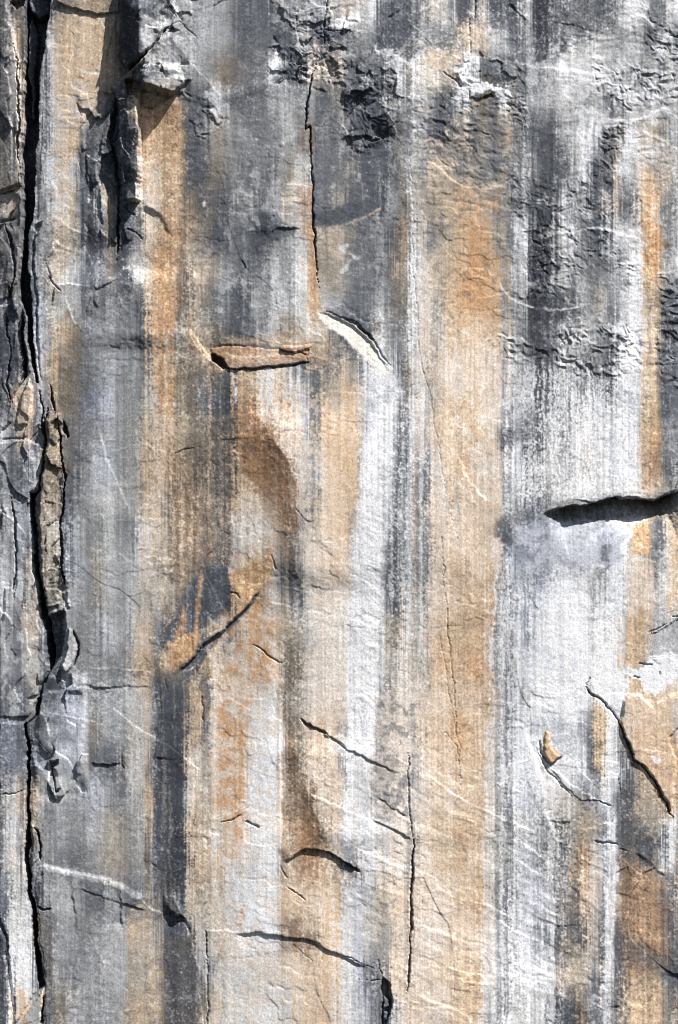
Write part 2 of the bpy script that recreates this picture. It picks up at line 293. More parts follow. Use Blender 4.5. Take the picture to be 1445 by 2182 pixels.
# rock deep in the chimney is toned an even dark grey
CHIM = [(55, -5), (112, -5), (104, 30), (100, 100), (90, 130), (84, 200), (81, 300), (77, 400), (72, 455), (66, 480), (58, 520), (62, 600), (66, 650),
        (71, 690), (76, 740), (79, 790), (84, 815), (76, 812), (72, 790), (66, 760), (60, 700), (50, 660), (44, 630), (40, 600), (46, 545), (50, 500), (50, 400), (50, 300), (50, 200), (56, 110)]
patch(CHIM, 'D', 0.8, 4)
patch([(114, -6), (258, -6), (256, 34), (205, 36), (185, 28), (150, 22), (128, 12)], 'M', .5, 4, 5)
patch([(262, 562), (284, 600), (298, 690), (262, 720), (238, 680), (240, 610)], 'S', .45, 8, 6)  # shade of the pointed slab's left-facing side, put into the colour
patch([(268, 556), (290, 545), (320, 580), (312, 620), (288, 600)], 'L', .7, 10, 8)
patch([(250, 440), (262, 430), (300, 450), (305, 510), (268, 560), (252, 555)], 'D', .5, 8, 8)
patch([(0, 1440), (60, 1440), (90, 1480), (60, 1530), (0, 1530)], 'D', .3, 12, 12)
patch([(95, 1490), (180, 1490), (175, 1620), (140, 1650), (110, 1580)], 'V', .45, 12, 10)
mottle([(0, 1380), (100, 1400), (90, 1530), (0, 1530)], 'L', .4, .6, 15, 22)
mottle([(0, 1140), (40, 1130), (60, 1400), (0, 1400)], 'W', .2, .6, 20, 40)
# corner block: shaded left face and lit facet put into the colour
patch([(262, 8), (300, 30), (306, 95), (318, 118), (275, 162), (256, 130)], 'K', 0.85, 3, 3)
patch([(305, 50), (320, 45), (350, 75), (322, 105), (308, 85)], 'H', 0.7, 5, 4)
patch([(300, 180), (320, 142), (350, 146), (400, 165), (394, 190), (372, 208), (330, 200)], 'S', 0.7, 4, 6)
patch([(340, 146), (362, 148), (398, 162), (394, 180), (372, 178), (350, 166)], 'L', 0.8, 4, 8)
patch([(290, 160), (322, 150), (345, 180), (300, 190)], 'S', 0.7, 4, 4)
# snow white lichen
patch([(983, 168), (1012, 180), (1060, 190), (1086, 202), (1084, 216), (1055, 206), (1030, 196), (1000, 210), (982, 218), (975, 205)], 'W', 0.95, 3, 7, .3)
patch([(962, 158), (985, 140), (1000, 122), (1014, 122), (1002, 145), (985, 165), (968, 168)], 'W', 0.9, 3, 5, .3)
patch([(705, 60), (730, 45), (765, 38), (785, 50), (765, 62), (730, 68)], 'W', 0.85, 5, 8, .4)
patch([(800, 110), (840, 120), (880, 135), (905, 145), (890, 160), (850, 135), (805, 125)], 'W', 0.7, 6, 8)
patch([(885, 140), (935, 150), (960, 165), (930, 195), (895, 190)], 'C', 0.6, 10, 8)
patch([(925, 110), (965, 120), (985, 130), (975, 148), (940, 150), (905, 135)], 'T', 0.8, 8, 6)
patch([(445, 205), (470, 225), (490, 225), (465, 245), (450, 230)], 'W', 0.8, 4, 7)
patch([(820, 215), (855, 225), (840, 245), (815, 235)], 'L', 0.8, 6, 8)
# grey dome upper left of the crack: its lower edge is toned darker
patch([(400, 205), (480, 215), (560, 200), (610, 170), (650, 165), (655, 210), (600, 215), (520, 235), (420, 240)], 'S', 0.25, 12, 4)
vein_or_edge([(470, 222), (540, 205), (600, 170), (640, 160)], 'D', 11, 0.55, .6)
# upper left tan slab
patch([(120, 40), (205, 42), (250, 45), (225, 150), (150, 250), (120, 180)], 'A', 0.35, 25, 10)
mottle([(120, 200), (220, 180), (160, 300), (150, 400), (110, 420)], 'A', .15, .6)
vein_or_edge([(160, 105), (150, 145), (147, 165), (160, 190), (185, 195)], 'C', 2.5, .8)
vein_or_edge([(160, 140), (175, 155), (220, 160)], 'C', 2.5, .7)
vein_or_edge([(225, 40), (218, 52), (230, 66)], 'C', 2.2, .7)
vein_or_edge([(163, 288), (200, 240), (240, 195), (270, 168), (318, 128)], 'N', 6, .8)
# dark wedge, dark column
patch([(176, 288), (240, 208), (246, 245), (235, 300), (222, 330), (212, 390), (190, 400), (180, 340)], 'S', 0.5, 4, 4)
vein_or_edge([(215, 260), (213, 320), (208, 390)], 'H', 5, .6, .3)
# slate patches
patch([(668, 456), (700, 452), (760, 438), (815, 432), (800, 452), (770, 468), (735, 482), (670, 490)], 'D', 0.85, 4, 6)
patch([(530, 518), (560, 505), (600, 488), (635, 492), (625, 508), (580, 515), (545, 528)], 'D', 0.75, 6, 7)
patch([(745, 160), (790, 150), (830, 190), (845, 270), (800, 300), (745, 300), (735, 220)], 'D', 0.45, 14, 12)
patch([(800, 205), (840, 210), (830, 290), (800, 290)], 'K', 0.2, 10, 8)
patch([(735, 445), (748, 458), (738, 475)], 'H', 0.8, 3, 4)
for q in ([(725, 530), (742, 525), (738, 540), (726, 545)], [(745, 545), (765, 552), (752, 557)], [(726, 570), (742, 562), (738, 578), (724, 585)]):
    patch(q, 'L', .9, 3, 4)
vein_or_edge([(670, 487), (730, 482), (770, 470), (815, 445)], 'T', 4, .7, .3)
# black band near the top
patch([(1143, -5), (1166, -5), (1165, 135), (1138, 138)], 'K', 0.85, 3, 3)
patch([(1190, 80), (1200, 90), (1216, 120), (1205, 122), (1190, 118)], 'K', 0.75, 3, 3)
patch([(1083, 5), (1100, 0), (1102, 95), (1082, 100)], 'D', 0.5, 5, 5)
patch([(1290, 300), (1305, 295), (1300, 410), (1255, 385)], 'D', 0.5, 8, 8)
# orange along the crack
streak([(661, 400, 5), (660, 470, 6), (668, 560, 8), (672, 640, 10), (668, 700, 12)], 'O', .7, 4, .5)
# pale scar
patch([(676, 668), (692, 666), (722, 678), (760, 702), (790, 730), (812, 762), (833, 800), (815, 800), (788, 778), (752, 740), (715, 708), (688, 690)], 'C', .97, 3, 1.5, .25)
patch([(694, 655), (735, 652), (765, 690), (800, 692), (795, 725), (755, 690), (715, 672)], 'S', .55, 5, 5)
patch([(765, 785), (830, 790), (840, 830), (800, 850), (770, 830)], 'W', .5, 12, 12)
# orange halo round the ledge block
patch([(395, 700), (430, 720), (460, 745), (450, 775), (485, 790), (440, 785), (405, 745)], 'A', .7, 6, 6)
patch([(480, 722), (640, 715), (700, 735), (705, 775), (660, 790), (655, 745), (480, 742)], 'A', .55, 10, 8)
BLOCK = [(452, 742), (478, 738), (560, 742), (598, 745), (604, 737), (640, 741), (668, 739), (666, 756), (656, 772), (610, 779), (540, 787), (495, 789), (484, 788), (478, 768), (456, 758)]
patch(BLOCK, 'O', .55, 3, 2, .7)
patch(BLOCK, 'R', .4, 3, 2, .7)
patch([(480, 775), (560, 770), (650, 765), (655, 775), (560, 787), (490, 790)], 'S', .4, 4, 4)
vein_or_edge([(482, 752), (510, 762), (560, 762), (610, 752)], 'T', 3, .8)
for x, y0, y1, w in ((505, 790, 860, 5), (560, 788, 870, 4), (583, 788, 880, 5), (600, 790, 820, 3), (620, 785, 850, 4), (640, 780, 840, 3), (545, 790, 830, 3)):
    streak([(x, y0, w), (x - 3, y1, w * .7)], 'W', .6, 3, .5, 20)
# brown leaf below the block: stain plus the hollow's shade, in colour
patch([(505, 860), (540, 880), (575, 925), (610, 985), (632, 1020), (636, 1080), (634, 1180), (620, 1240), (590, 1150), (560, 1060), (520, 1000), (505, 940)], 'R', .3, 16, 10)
patch([(520, 1070), (580, 1090), (600, 1150), (560, 1180), (500, 1160), (500, 1100)], 'C', .4, 25, 12)
vein_or_edge([(600, 1050), (640, 1090), (665, 1110), (700, 1075)], 'P', 4, .5, .5)
# slate patch with rust drips
patch([(388, 1300), (400, 1255), (432, 1210), (486, 1208), (488, 1262), (470, 1310), (430, 1345), (385, 1370), (345, 1370), (360, 1325)], 'D', .75, 5, 6)
STREAKS_MOVED = 0
streak([(430, 1215, 4), (424, 1300, 5), (415, 1400, 6)], 'O', .7, 3, .5, 25)
streak([(398, 1290, 5), (385, 1350, 9), (375, 1420, 9)], 'O', .7, 4, .5, 25)
streak([(404, 1340, 12), (398, 1420, 14)], 'O', .7, 5, .4, 20)
vein_or_edge([(378, 1430), (405, 1405), (430, 1372), (475, 1345), (520, 1300), (552, 1258)], 'D', 7, .85)  # shaded face of the diagonal ledge, done in colour
vein_or_edge([(385, 1434), (412, 1424), (440, 1382), (478, 1352), (530, 1300)], 'C', 3, .6, .3)  # lit line below the ledge, painted pale
patch([(500, 1215), (540, 1200), (585, 1205), (580, 1235), (545, 1260), (495, 1270), (490, 1235)], 'O', .75, 5, 8)
patch([(530, 1270), (570, 1255), (580, 1285), (550, 1310)], 'O', .6, 8, 8)
patch([(452, 1340), (485, 1320), (500, 1340), (470, 1380), (448, 1385)], 'O', .6, 6, 6)
# flaking orange skin
mottle([(450, 1500), (525, 1490), (525, 1690), (505, 1740), (450, 1700)], 'O', -.05, .95, 14)
mottle([(480, 1300), (600, 1290), (595, 1450), (470, 1480)], 'O', .25, .7)
mottle([(480, 1740), (530, 1730), (515, 1870), (475, 1880)], 'O', .35, .95, 12)
mottle([(500, 1850), (530, 1850), (525, 1990), (505, 1990)], 'O', .65, .9, 8, 12)
mottle([(680, 2090), (705, 2090), (700, 2180), (670, 2182)], 'A', .1, .9, 10)
mottle([(500, 2040), (640, 2050), (640, 2180), (500, 2180)], 'A', .45, .6)
mottle([(550, 1520), (595, 1510), (590, 1800), (550, 1750)], 'T', .75, .9, 8, 12)
# main black drip on the left
streak([(372, 1425, 33), (372, 1550, 26), (366, 1700, 33), (370, 1850, 31), (375, 1960, 24)], 'K', .3, 9, .6)
streak([(440, 1420, 8), (438, 1620, 7)], 'D', .6, 4, .5)
patch([(410, 2000), (425, 2080), (400, 2182), (350, 2182), (352, 2040), (375, 1985)], 'D', .45, 10, 6)
# white mineral drips
streak([(1300, 1715, 6), (1305, 1850, 10), (1300, 1960, 10), (1292, 2060, 8)], 'W', .9, 4, .3, 30)
streak([(1427, 1752, 5), (1427, 1850, 4)], 'W', 1, 2.5, .3, 15)
patch([(1412, 1742), (1430, 1745), (1445, 1752), (1440, 1762), (1418, 1760)], 'W', .8, 4, 5)
vein_or_edge([(1060, 1160), (1048, 1350), (1038, 1550), (1031, 1760), (1028, 1900), (1021, 2182)], 'W', 4, .75, .9)
vein_or_edge([(1068, 1160), (1058, 1300), (1050, 1420), (1042, 1620)], 'S', 5, .55, .6)
# peeling white coat, right
patch([(1165, 1112), (1240, 1108), (1330, 1112), (1342, 1140), (1325, 1165), (1338, 1185), (1300, 1210), (1265, 1205), (1255, 1225), (1180, 1205), (1175, 1225), (1140, 1220), (1100, 1215), (1095, 1120)], 'V', .4, 3, 9)
patch([(1095, 1150), (1150, 1140), (1160, 1230), (1120, 1270), (1090, 1220)], 'B', .45, 14, 10)
patch([(1280, 1165), (1300, 1160), (1298, 1195), (1278, 1190)], 'S', .7, 3, 4)
patch([(1342, 1118), (1382, 1112), (1384, 1175), (1345, 1180)], 'A', .7, 4, 4)
patch([(1335, 1100), (1372, 1098), (1368, 1118), (1342, 1122)], 'W', .8, 4, 7)
patch([(1050, 1108), (1086, 1100), (1088, 1165), (1066, 1160), (1054, 1145)], 'D', .6, 5, 4)
patch([(1042, 1140), (1072, 1160), (1060, 1200), (1040, 1190)], 'P', .7, 5, 4)
patch([(1265, 1425), (1295, 1415), (1325, 1430), (1345, 1445), (1325, 1490), (1305, 1540), (1285, 1500), (1262, 1470)], 'W', .9, 4, 6, .3)
patch([(1375, 1400), (1410, 1388), (1445, 1400), (1442, 1440), (1400, 1480), (1365, 1470), (1360, 1440), (1320, 1440), (1330, 1425), (1365, 1430)], 'W', .85, 4, 8, .3)
SLAB = [(1322, 1490), (1338, 1474), (1362, 1478), (1388, 1500), (1420, 1478), (1450, 1464), (1450, 1545), (1428, 1568), (1438, 1620), (1434, 1700), (1428, 1735), (1412, 1700), (1388, 1655), (1368, 1630), (1345, 1620), (1334, 1580), (1316, 1530)]
patch(SLAB, 'T', .7, 4, 3, .45)
patch([(1340, 1560), (1380, 1560), (1425, 1570), (1432, 1640), (1400, 1640), (1350, 1610)], 'A', .5, 14, 10)
patch([(1382, 1608), (1400, 1606), (1400, 1622), (1386, 1626)], 'W', .9, 2, 4)
patch([(1378, 1345), (1420, 1330), (1450, 1312), (1450, 1425), (1410, 1400), (1380, 1400)], 'H', .7, 4, 3, .4)
vein_or_edge([(1400, 1195), (1360, 1185), (1335, 1180)], 'C', 4, .5)
# orange chip
patch([(1155, 1553), (1168, 1552), (1172, 1588), (1192, 1608), (1172, 1626), (1158, 1606)], 'A', .85, 3, 2, .5)
patch([(1150, 1552), (1157, 1552), (1158, 1606), (1150, 1590)], 'P', .6, 3, 2)
vein_or_edge([(1112, 1540), (1130, 1590), (1150, 1650), (1160, 1720), (1185, 1790)], 'W', 6, .6, .4)
patch([(1160, 1640), (1200, 1672), (1260, 1712), (1290, 1760), (1240, 1790), (1190, 1760)], 'N', .5, 14, 12)
patch([(1345, 1640), (1375, 1640), (1410, 1720), (1415, 1770), (1360, 1800), (1320, 1740)], 'M', .3, 18, 12)
# orange flows, lower right
patch([(1325, 1830), (1400, 1860), (1420, 1960), (1380, 2060), (1330, 2080), (1325, 1950)], 'R', .25, 20, 12)
patch([(1330, 2070), (1400, 2060), (1415, 2150), (1360, 2182), (1325, 2120)], 'A', .35, 16, 10)
patch([(1345, 2000), (1400, 2020), (1440, 2065), (1420, 2090), (1370, 2040)], 'D', .5, 12, 8)
patch([(1165, 1970), (1235, 1965), (1245, 1985), (1170, 1990)], 'D', .45, 6, 8)
patch([(1165, 2020), (1220, 2030), (1215, 2045), (1165, 2060)], 'S', .6, 6, 10)
patch([(1160, 2160), (1180, 2145), (1215, 2135), (1225, 2182), (1160, 2182)], 'D', .7, 5, 6)
# speckled lavender-white streak centre and fine black drips
for x in (812, 822, 850, 858):
    streak([(x + 12, 790, 2.5), (x + 3, 1000, 3), (x, 1240, 2.5)], 'D', .5, 2.5, .9, 80)
for x, c in ((870, 'W'), (897, 'W'), (884, 'T')):
    streak([(x + 6, 820, 4), (x, 1100, 4), (x - 2, 1400, 4)], c, .55, 3, .5, 80)
for x, y0, y1 in ((1190, 1260, 1420), (1255, 1200, 1420), (1085, 1250, 1600), (1078, 1600, 2150), (1340, 820, 1040), (1195, 860, 1040), (1160, 860, 1000)):
    streak([(x, y0, 3), (x - 4, y1, 3)], 'S', .45, 3, .9, 60)
mottle([(1100, 130), (1445, 130), (1445, 330), (1300, 420), (1190, 250), (1100, 240)], 'W', .25, .5, 40, 34)
mottle([(1090, 400), (1290, 420), (1290, 640), (1090, 640)], 'L', .5, .6, 30, 26)
mottle([(1290, 500), (1368, 500), (1366, 800), (1290, 780)], 'W', .2, .6, 20, 30)
mottle([(1330, -10), (1445, -10), (1445, 130), (1300, 120)], 'W', .3, .5, 30, 30)
mottle([(500, 240), (660, 240), (660, 740), (450, 720)], 'L', .75, .5, 40, 20)
mottle([(680, 200), (850, 330), (840, 650), (690, 640)], 'L', .85, .5, 40, 18)
mottle([(680, 200), (850, 330), (840, 650), (690, 640)], 'D', .6, .4, 40, 24)
mottle([(900, 240), (1085, 240), (1085, 560), (900, 480)], 'D', .4, .45, 40, 16)
mottle([(900, 240), (1085, 240), (1085, 560), (900, 480)], 'T', .6, .5, 40, 20)
mottle([(670, 800), (770, 800), (740, 1100), (660, 1200)], 'S', .9, .5, 30, 18)
mottle([(640, 1100), (740, 1100), (720, 1600), (620, 1560)], 'C', .5, .5, 30, 20)
mottle([(880, 780), (1060, 780), (1060, 1100), (950, 1100)], 'C', .4, .5, 30, 24)
# fine runs
drips([(1090, 770), (1355, 800), (1355, 1060), (1090, 1080)], 'D', .75, .5)
drips([(1090, 770), (1355, 800), (1355, 1060), (1090, 1080)], 'W', .0, .7, 40, 4)
drips([(795, 760), (925, 760), (915, 1480), (740, 1480)], 'D', .5, .5)
drips([(795, 760), (925, 760), (915, 1480), (740, 1480)], 'W', .4, .5, 30, 6)
drips([(1050, 1200), (1110, 1200), (1085, 2182), (1030, 2182)], 'D', .7, .45, 15, 4)
drips([(1050, 1200), (1250, 1200), (1190, 2182), (1040, 2182)], 'W', .0, .6, 25, 5)
drips([(360, 950), (500, 900), (500, 1200), (360, 1200)], 'D', .4, .45, 30)
drips([(360, 950), (500, 900), (500, 1200), (360, 1200)], 'A', .3, .5, 30, 6)
drips([(1285, 1800), (1445, 1850), (1445, 2182), (1230, 2182)], 'D', .5, .5, 30, 5)
drips([(1285, 1800), (1445, 1850), (1445, 2182), (1230, 2182)], 'T', .55, .4, 30, 5)
drips([(420, 240), (660, 240), (660, 720), (400, 720)], 'D', .5, .35, 40, 7, 260)
drips([(420, 240), (660, 240), (660, 720), (400, 720)], 'L', .8, .3, 40, 7, 260)
drips([(1090, -10), (1290, -10), (1300, 660), (1090, 640)], 'D', .5, .4, 40, 6, 260)
drips([(1090, -10), (1340, -10), (1350, 660), (1090, 640)], 'W', .8, .3, 40, 6, 200)
drips([(150, 700), (330, 700), (330, 1450), (150, 1450)], 'S', .6, .35, 40, 9)
drips([(100, 1500), (330, 1480), (340, 2182), (100, 2182)], 'S', .6, .35, 40, 7)
drips([(300, 230), (395, 230), (395, 700), (300, 700)], 'T', .4, .5, 15, 5)
drips([(500, 800), (660, 800), (640, 1000), (500, 900)], 'P', .5, .45, 20, 6, 200)
drips([(450, 1480), (600, 1480), (600, 2182), (450, 2182)], 'W', .6, .3, 30, 8)
drips([(700, 240), (900, 240), (880, 640), (700, 620)], 'L', .7, .4, 30, 7, 160)
drips([(10, 950), (70, 940), (90, 1430), (10, 1430)], 'S', .4, .4, 20, 6)
drips([(1360, 280), (1445, 280), (1445, 1040), (1360, 1040)], 'S', .5, .45, 15, 6, 200)
drips([(1180, 1100), (1340, 1110), (1320, 1420), (1100, 1420)], 'H', .9, .3, 30, 7)
drips([(330, 1430), (405, 1430), (400, 1960), (335, 1960)], 'H', 1.0, .4, 15, 6, 160)
mottle([(420, 230), (660, 240), (650, 560), (420, 560)], 'D', .2, .4, 50, 30)
mottle([(690, 220), (850, 260), (850, 650), (690, 640)], 'D', .2, .35, 40, 26)
drips([(1105, 230), (1200, 240), (1190, 660), (1110, 660)], 'K', .1, .6, 20, 9, 300)
drips([(1190, 240), (1295, 260), (1290, 660), (1190, 660)], 'D', .3, .5, 20, 7, 260)
mottle([(890, 380), (1080, 400), (1075, 700), (960, 720), (900, 560)], 'M', .45, .55, 30, 9)
mottle([(980, 420), (1075, 420), (1070, 700), (1000, 700)], 'O', .3, .5, 25, 14)
patch([(365, 960), (440, 900), (496, 880), (496, 1180), (440, 1210), (360, 1240)], 'M', .45, 14, 12)
drips([(360, 960), (496, 900), (496, 1200), (360, 1240)], 'R', .4, .5, 15, 5)
patch([(304, 225), (390, 215), (388, 420), (375, 700), (320, 700), (340, 420), (306, 400)], 'O', .35, 10, 6)
patch([(350, 240), (390, 240), (386, 690), (350, 690)], 'R', .25, 12, 8)
patch([(505, 870), (540, 885), (577, 925), (611, 985), (631, 1025), (635, 1085), (634, 1150), (615, 1130), (590, 1080), (560, 1050), (520, 1010), (505, 960)], 'R', .62, 3, 4)  # leaf again: brown stain with the hollow's shade painted in
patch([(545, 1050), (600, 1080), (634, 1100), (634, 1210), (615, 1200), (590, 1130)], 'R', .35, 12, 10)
patch([(602, 1590), (625, 1580), (648, 1640), (660, 1690), (688, 1750), (706, 1806), (640, 1810), (602, 1820)], 'R', .4, 4, 6)  # lower leaf hollow: brown stain and shade in one colour
patch([(795, 1470), (880, 1470), (885, 1740), (790, 1740)], 'P', .5, 12, 10)
mottle([(795, 1470), (890, 1480), (885, 1740), (790, 1740)], 'S', .35, .7, 16, 13)
mottle([(735, 1760), (870, 1740), (870, 2040), (740, 2040)], 'S', .8, .6, 20, 12)
mottle([(640, 820), (770, 800), (760, 1300), (640, 1300)], 'T', .2, .5, 20, 10)
mottle([(560, 1000), (640, 1000), (660, 1300), (600, 1320)], 'H', 1.0, .6, 20, 9)
mottle([(480, 240), (600, 240), (620, 480), (470, 480)], 'L', .95, .7, 30, 7)
mottle([(340, 1430), (402, 1430), (400, 1960), (340, 1960)], 'G', .9, .6, 10, 6)
mottle([(700, 300), (840, 300), (840, 640), (700, 640)], 'L', 1.05, .7, 30, 7)
# slate scar, white runs
patch([(388, 1300), (400, 1255), (432, 1210), (486, 1208), (488, 1262), (470, 1310), (430, 1345), (385, 1370), (345, 1370), (360, 1325)], 'D', .75, 7, 9)
streak([(430, 1215, 4), (424, 1300, 5), (415, 1400, 6)], 'O', .45, 3, .5, 25)
streak([(398, 1290, 5), (385, 1350, 9), (375, 1420, 9)], 'O', .5, 4, .5, 25)
patch([(352, 1375), (420, 1340), (432, 1350), (400, 1410), (372, 1428), (358, 1410)], 'O', .65, 5, 6)
patch([(376, 1436), (404, 1408), (430, 1370), (480, 1336), (520, 1292), (556, 1250), (552, 1262), (526, 1302), (486, 1350), (448, 1385), (430, 1412), (408, 1424)], 'D', .85, 3, 2)  # ledge band once more: its shade painted over the runs
patch([(346, 1430), (400, 1428), (402, 1520), (346, 1520)], 'D', .6, 5, 4)
streak([(838, 790, 22), (812, 950, 30), (790, 1150, 34), (780, 1300, 34), (768, 1500, 30), (760, 1640, 24)], 'W', .75, 10, .35, 60)
streak([(1215, 1230, 40), (1205, 1400, 70), (1190, 1560, 50)], 'W', .6, 22, .25, 70)
streak([(1300, 1215, 14), (1300, 1420, 16)], 'W', .6, 8, .3, 40)
streak([(1300, 830, 40), (1310, 1030, 38)], 'W', .5, 14, .4, 60)
streak([(562, 1460, 30), (560, 1960, 32)], 'W', .5, 12, .3, 60)
patch([(1322, 1835), (1400, 1860), (1430, 1940), (1425, 2060), (1330, 2080), (1318, 1960)], 'R', .55, 16, 14)
patch([(1310, 1960), (1350, 2000), (1440, 2050), (1440, 2110), (1380, 2060), (1315, 2040)], 'D', .55, 12, 14)
patch([(1400, 1900), (1450, 1900), (1450, 2182), (1410, 2182), (1425, 2050)], 'D', .5, 14, 14)
patch([(1150, 1092), (1200, 1080), (1230, 1100), (1180, 1130), (1150, 1180), (1100, 1200), (1110, 1130)], 'B', .5, 16, 12)
patch([(352, 2000), (420, 1980), (440, 2100), (436, 2182), (350, 2182)], 'M', .45, 12, 8)
patch([(372, 2020), (420, 2040), (430, 2120), (400, 2150), (360, 2100)], 'D', .4, 14, 8)
drips([(600, 850), (760, 850), (740, 1700), (600, 1700)], 'P', .5, .4, 30, 6)
drips([(900, 700), (1060, 700), (1040, 2182), (880, 2182)], 'P', .55, .4, 20, 7)
drips([(900, 700), (1060, 700), (1040, 2182), (880, 2182)], 'A', .5, .4, 20, 6)
drips([(330, 700), (470, 700), (480, 1000), (330, 1300)], 'T', .5, .4, 20, 6)
# pale veins, and light on step edges drawn as pale lines
vein_or_edge([(872, 300), (875, 420), (880, 560), (888, 700)], 'W', 3.2, 0.34, .8)
vein_or_edge([(925, 900), (940, 1000), (965, 1110), (978, 1180)], 'W', 3, 0.37, .9)
vein_or_edge([(865, 1612), (940, 1668), (1060, 1738), (1145, 1770)], 'C', 3, 0.37, .8)
vein_or_edge([(660, 1688), (740, 1722), (800, 1750)], 'C', 3, 0.43)
vein_or_edge([(1058, 598), (1078, 628), (1128, 655), (1200, 662), (1262, 645)], 'C', 3.5, 0.37, .4)
vein_or_edge([(1200, 632), (1215, 650), (1250, 646)], 'C', 4, 0.37)
vein_or_edge([(912, 343), (948, 378), (1000, 400), (1082, 402)], 'A', 4.5, 0.43, .4)
vein_or_edge([(975, 955), (984, 1000), (1008, 1036)], 'A', 3.5, 0.50)
vein_or_edge([(1008, 1036), (1042, 1072)], 'C', 4, 0.31)
vein_or_edge([(90, 1843), (160, 1858), (258, 1882), (275, 1888)], 'L', 5, 0.37)  # lit upper edge of the broad slab, painted pale
vein_or_edge([(1180, 500), (1270, 490), (1365, 512)], 'W', 3.5, 0.37, .4)
vein_or_edge([(440, 1972), (490, 1978), (540, 1990)], 'C', 4, 0.43)
vein_or_edge([(845, 120), (890, 75), (925, 95)], 'C', 3, 0.19)
vein_or_edge([(865, 45), (900, 80), (930, 105)], 'C', 3, 0.37, .3)
vein_or_edge([(1340, 30), (1375, 50), (1390, 65)], 'W', 5, 0.37)
vein_or_edge([(1000, 120), (1075, 135), (1170, 150), (1255, 160), (1330, 175)], 'W', 5, 0.31, .5)
vein_or_edge([(1280, 260), (1345, 260), (1420, 235)], 'L', 5, 0.37, .4)
vein_or_edge([(1365, 280), (1400, 300), (1445, 320)], 'C', 7, 0.37, .3)

patch([(1160, 1072), (1210, 1060), (1300, 1052), (1440, 1042), (1440, 1060), (1390, 1068), (1300, 1066), (1200, 1082)], 'S', .7, 4, 5)
patch([(1150, 1092), (1200, 1082), (1300, 1066), (1440, 1060), (1440, 1075), (1395, 1100), (1300, 1108), (1220, 1108), (1170, 1110)], 'S', .6, 6, 5)

patch([(62, 802), (69, 825), (66, 868), (58, 902), (42, 904), (38, 888), (47, 846)], 'T', .75, 3, 2, .4)
patch([(66, 830), (67, 868), (48, 890), (56, 860)], 'A', .5, 4, 3)
patch([(94, 2106), (92, 2150), (87, 2182), (36, 2182), (60, 2150)], 'L', .7, 3, 2, .4)
mottle([(94, 2106), (92, 2150), (87, 2182), (36, 2182), (60, 2150)], 'A', .1, .8, 6, 14)
mottle([(38, 2100), (66, 2110), (60, 2140), (36, 2170)], 'A', .3, .7, 6, 14)
patch([(1345, 1500), (1440, 1480), (1430, 1720), (1350, 1610)], 'A', .5, 14, 10)

patch([(640, 890), (660, 960), (668, 1060), (650, 1080), (638, 1020), (615, 970), (580, 915), (560, 880)], 'P', .5, 10, 8)
drips([(318, 1440), (420, 1440), (415, 1970), (318, 1970)], 'N', .75, .6, 8, 5, 300)
drips([(318, 1440), (420, 1440), (415, 1970), (318, 1970)], 'D', .55, .5, 8, 5, 300)
patch([(676, 668), (692, 666), (722, 678), (760, 702), (790, 730), (812, 762), (833, 800), (815, 800), (788, 778), (752, 740), (715, 708), (688, 690)], 'C', .6, 3, 1.5, .4)
# crisp patches laid over the runs
patch([(668, 456), (700, 450), (760, 436), (818, 430), (802, 452), (770, 468), (735, 483), (670, 492)], 'D', 0.8, 2.5, 5)
patch([(672, 494), (735, 486), (765, 474), (748, 560), (735, 640), (690, 640), (680, 560)], 'N', 0.45, 8, 8)
patch([(528, 520), (560, 503), (600, 487), (637, 491), (627, 508), (580, 517), (545, 530)], 'D', 0.75, 3, 6)
patch([(560, 530), (640, 500), (655, 520), (655, 700), (640, 720), (600, 600)], 'L', .3, 12, 10)
for q in ([(725, 530), (742, 525), (738, 540), (726, 545)], [(745, 545), (765, 552), (752, 557)], [(726, 570), (742, 562), (738, 578), (724, 585)], [(430, 432), (440, 430), (440, 442), (432, 442)]):
    patch(q, 'L', .85, 2.5, 4)
patch([(1092, 1115), (1165, 1112), (1240, 1110), (1330, 1114), (1340, 1140), (1322, 1165), (1336, 1185), (1300, 1208), (1265, 1203), (1255, 1222), (1180, 1203), (1175, 1224), (1140, 1250), (1096, 1240)], 'B', .42, 3, 9)
mottle([(1092, 1115), (1330, 1114), (1330, 1200), (1180, 1210), (1096, 1260)], 'V', .1, .6, 10, 26)
vein_or_edge([(1150, 1232), (1178, 1222), (1182, 1204), (1215, 1210), (1254, 1224), (1266, 1204), (1300, 1210), (1336, 1186), (1322, 1166), (1340, 1142), (1330, 1116)], 'W', 6, .75, 1.2, False)
patch([(1280, 1165), (1302, 1160), (1298, 1198), (1278, 1192)], 'D', .6, 3, 5)
patch([(1342, 1116), (1382, 1112), (1384, 1178), (1345, 1182)], 'O', .6, 4, 4)
patch([(1384, 1110), (1412, 1110), (1412, 1185), (1386, 1188)], 'S', .6, 5, 5)
patch([(1265, 1425), (1295, 1415), (1325, 1430), (1345, 1445), (1325, 1490), (1305, 1540), (1285, 1500), (1262, 1470)], 'W', .8, 3, 6, .3)
patch([(1375, 1400), (1410, 1388), (1445, 1400), (1442, 1440), (1400, 1480), (1365, 1470), (1360, 1440), (1320, 1440), (1330, 1425), (1365, 1430)], 'W', .85, 3, 8, .3)
patch([(1350, 1300), (1385, 1290), (1380, 1400), (1325, 1420), (1328, 1340)], 'A', .5, 10, 10)
patch([(1260, 1500), (1285, 1505), (1283, 1620), (1268, 1640)], 'A', .6, 4, 4)
patch([(1344, 1630), (1370, 1632), (1408, 1700), (1422, 1760), (1390, 1780), (1350, 1720)], 'N', .55, 8, 8)
patch([(1325, 1640), (1350, 1660), (1360, 1700), (1330, 1690)], 'D', .6, 8, 8)
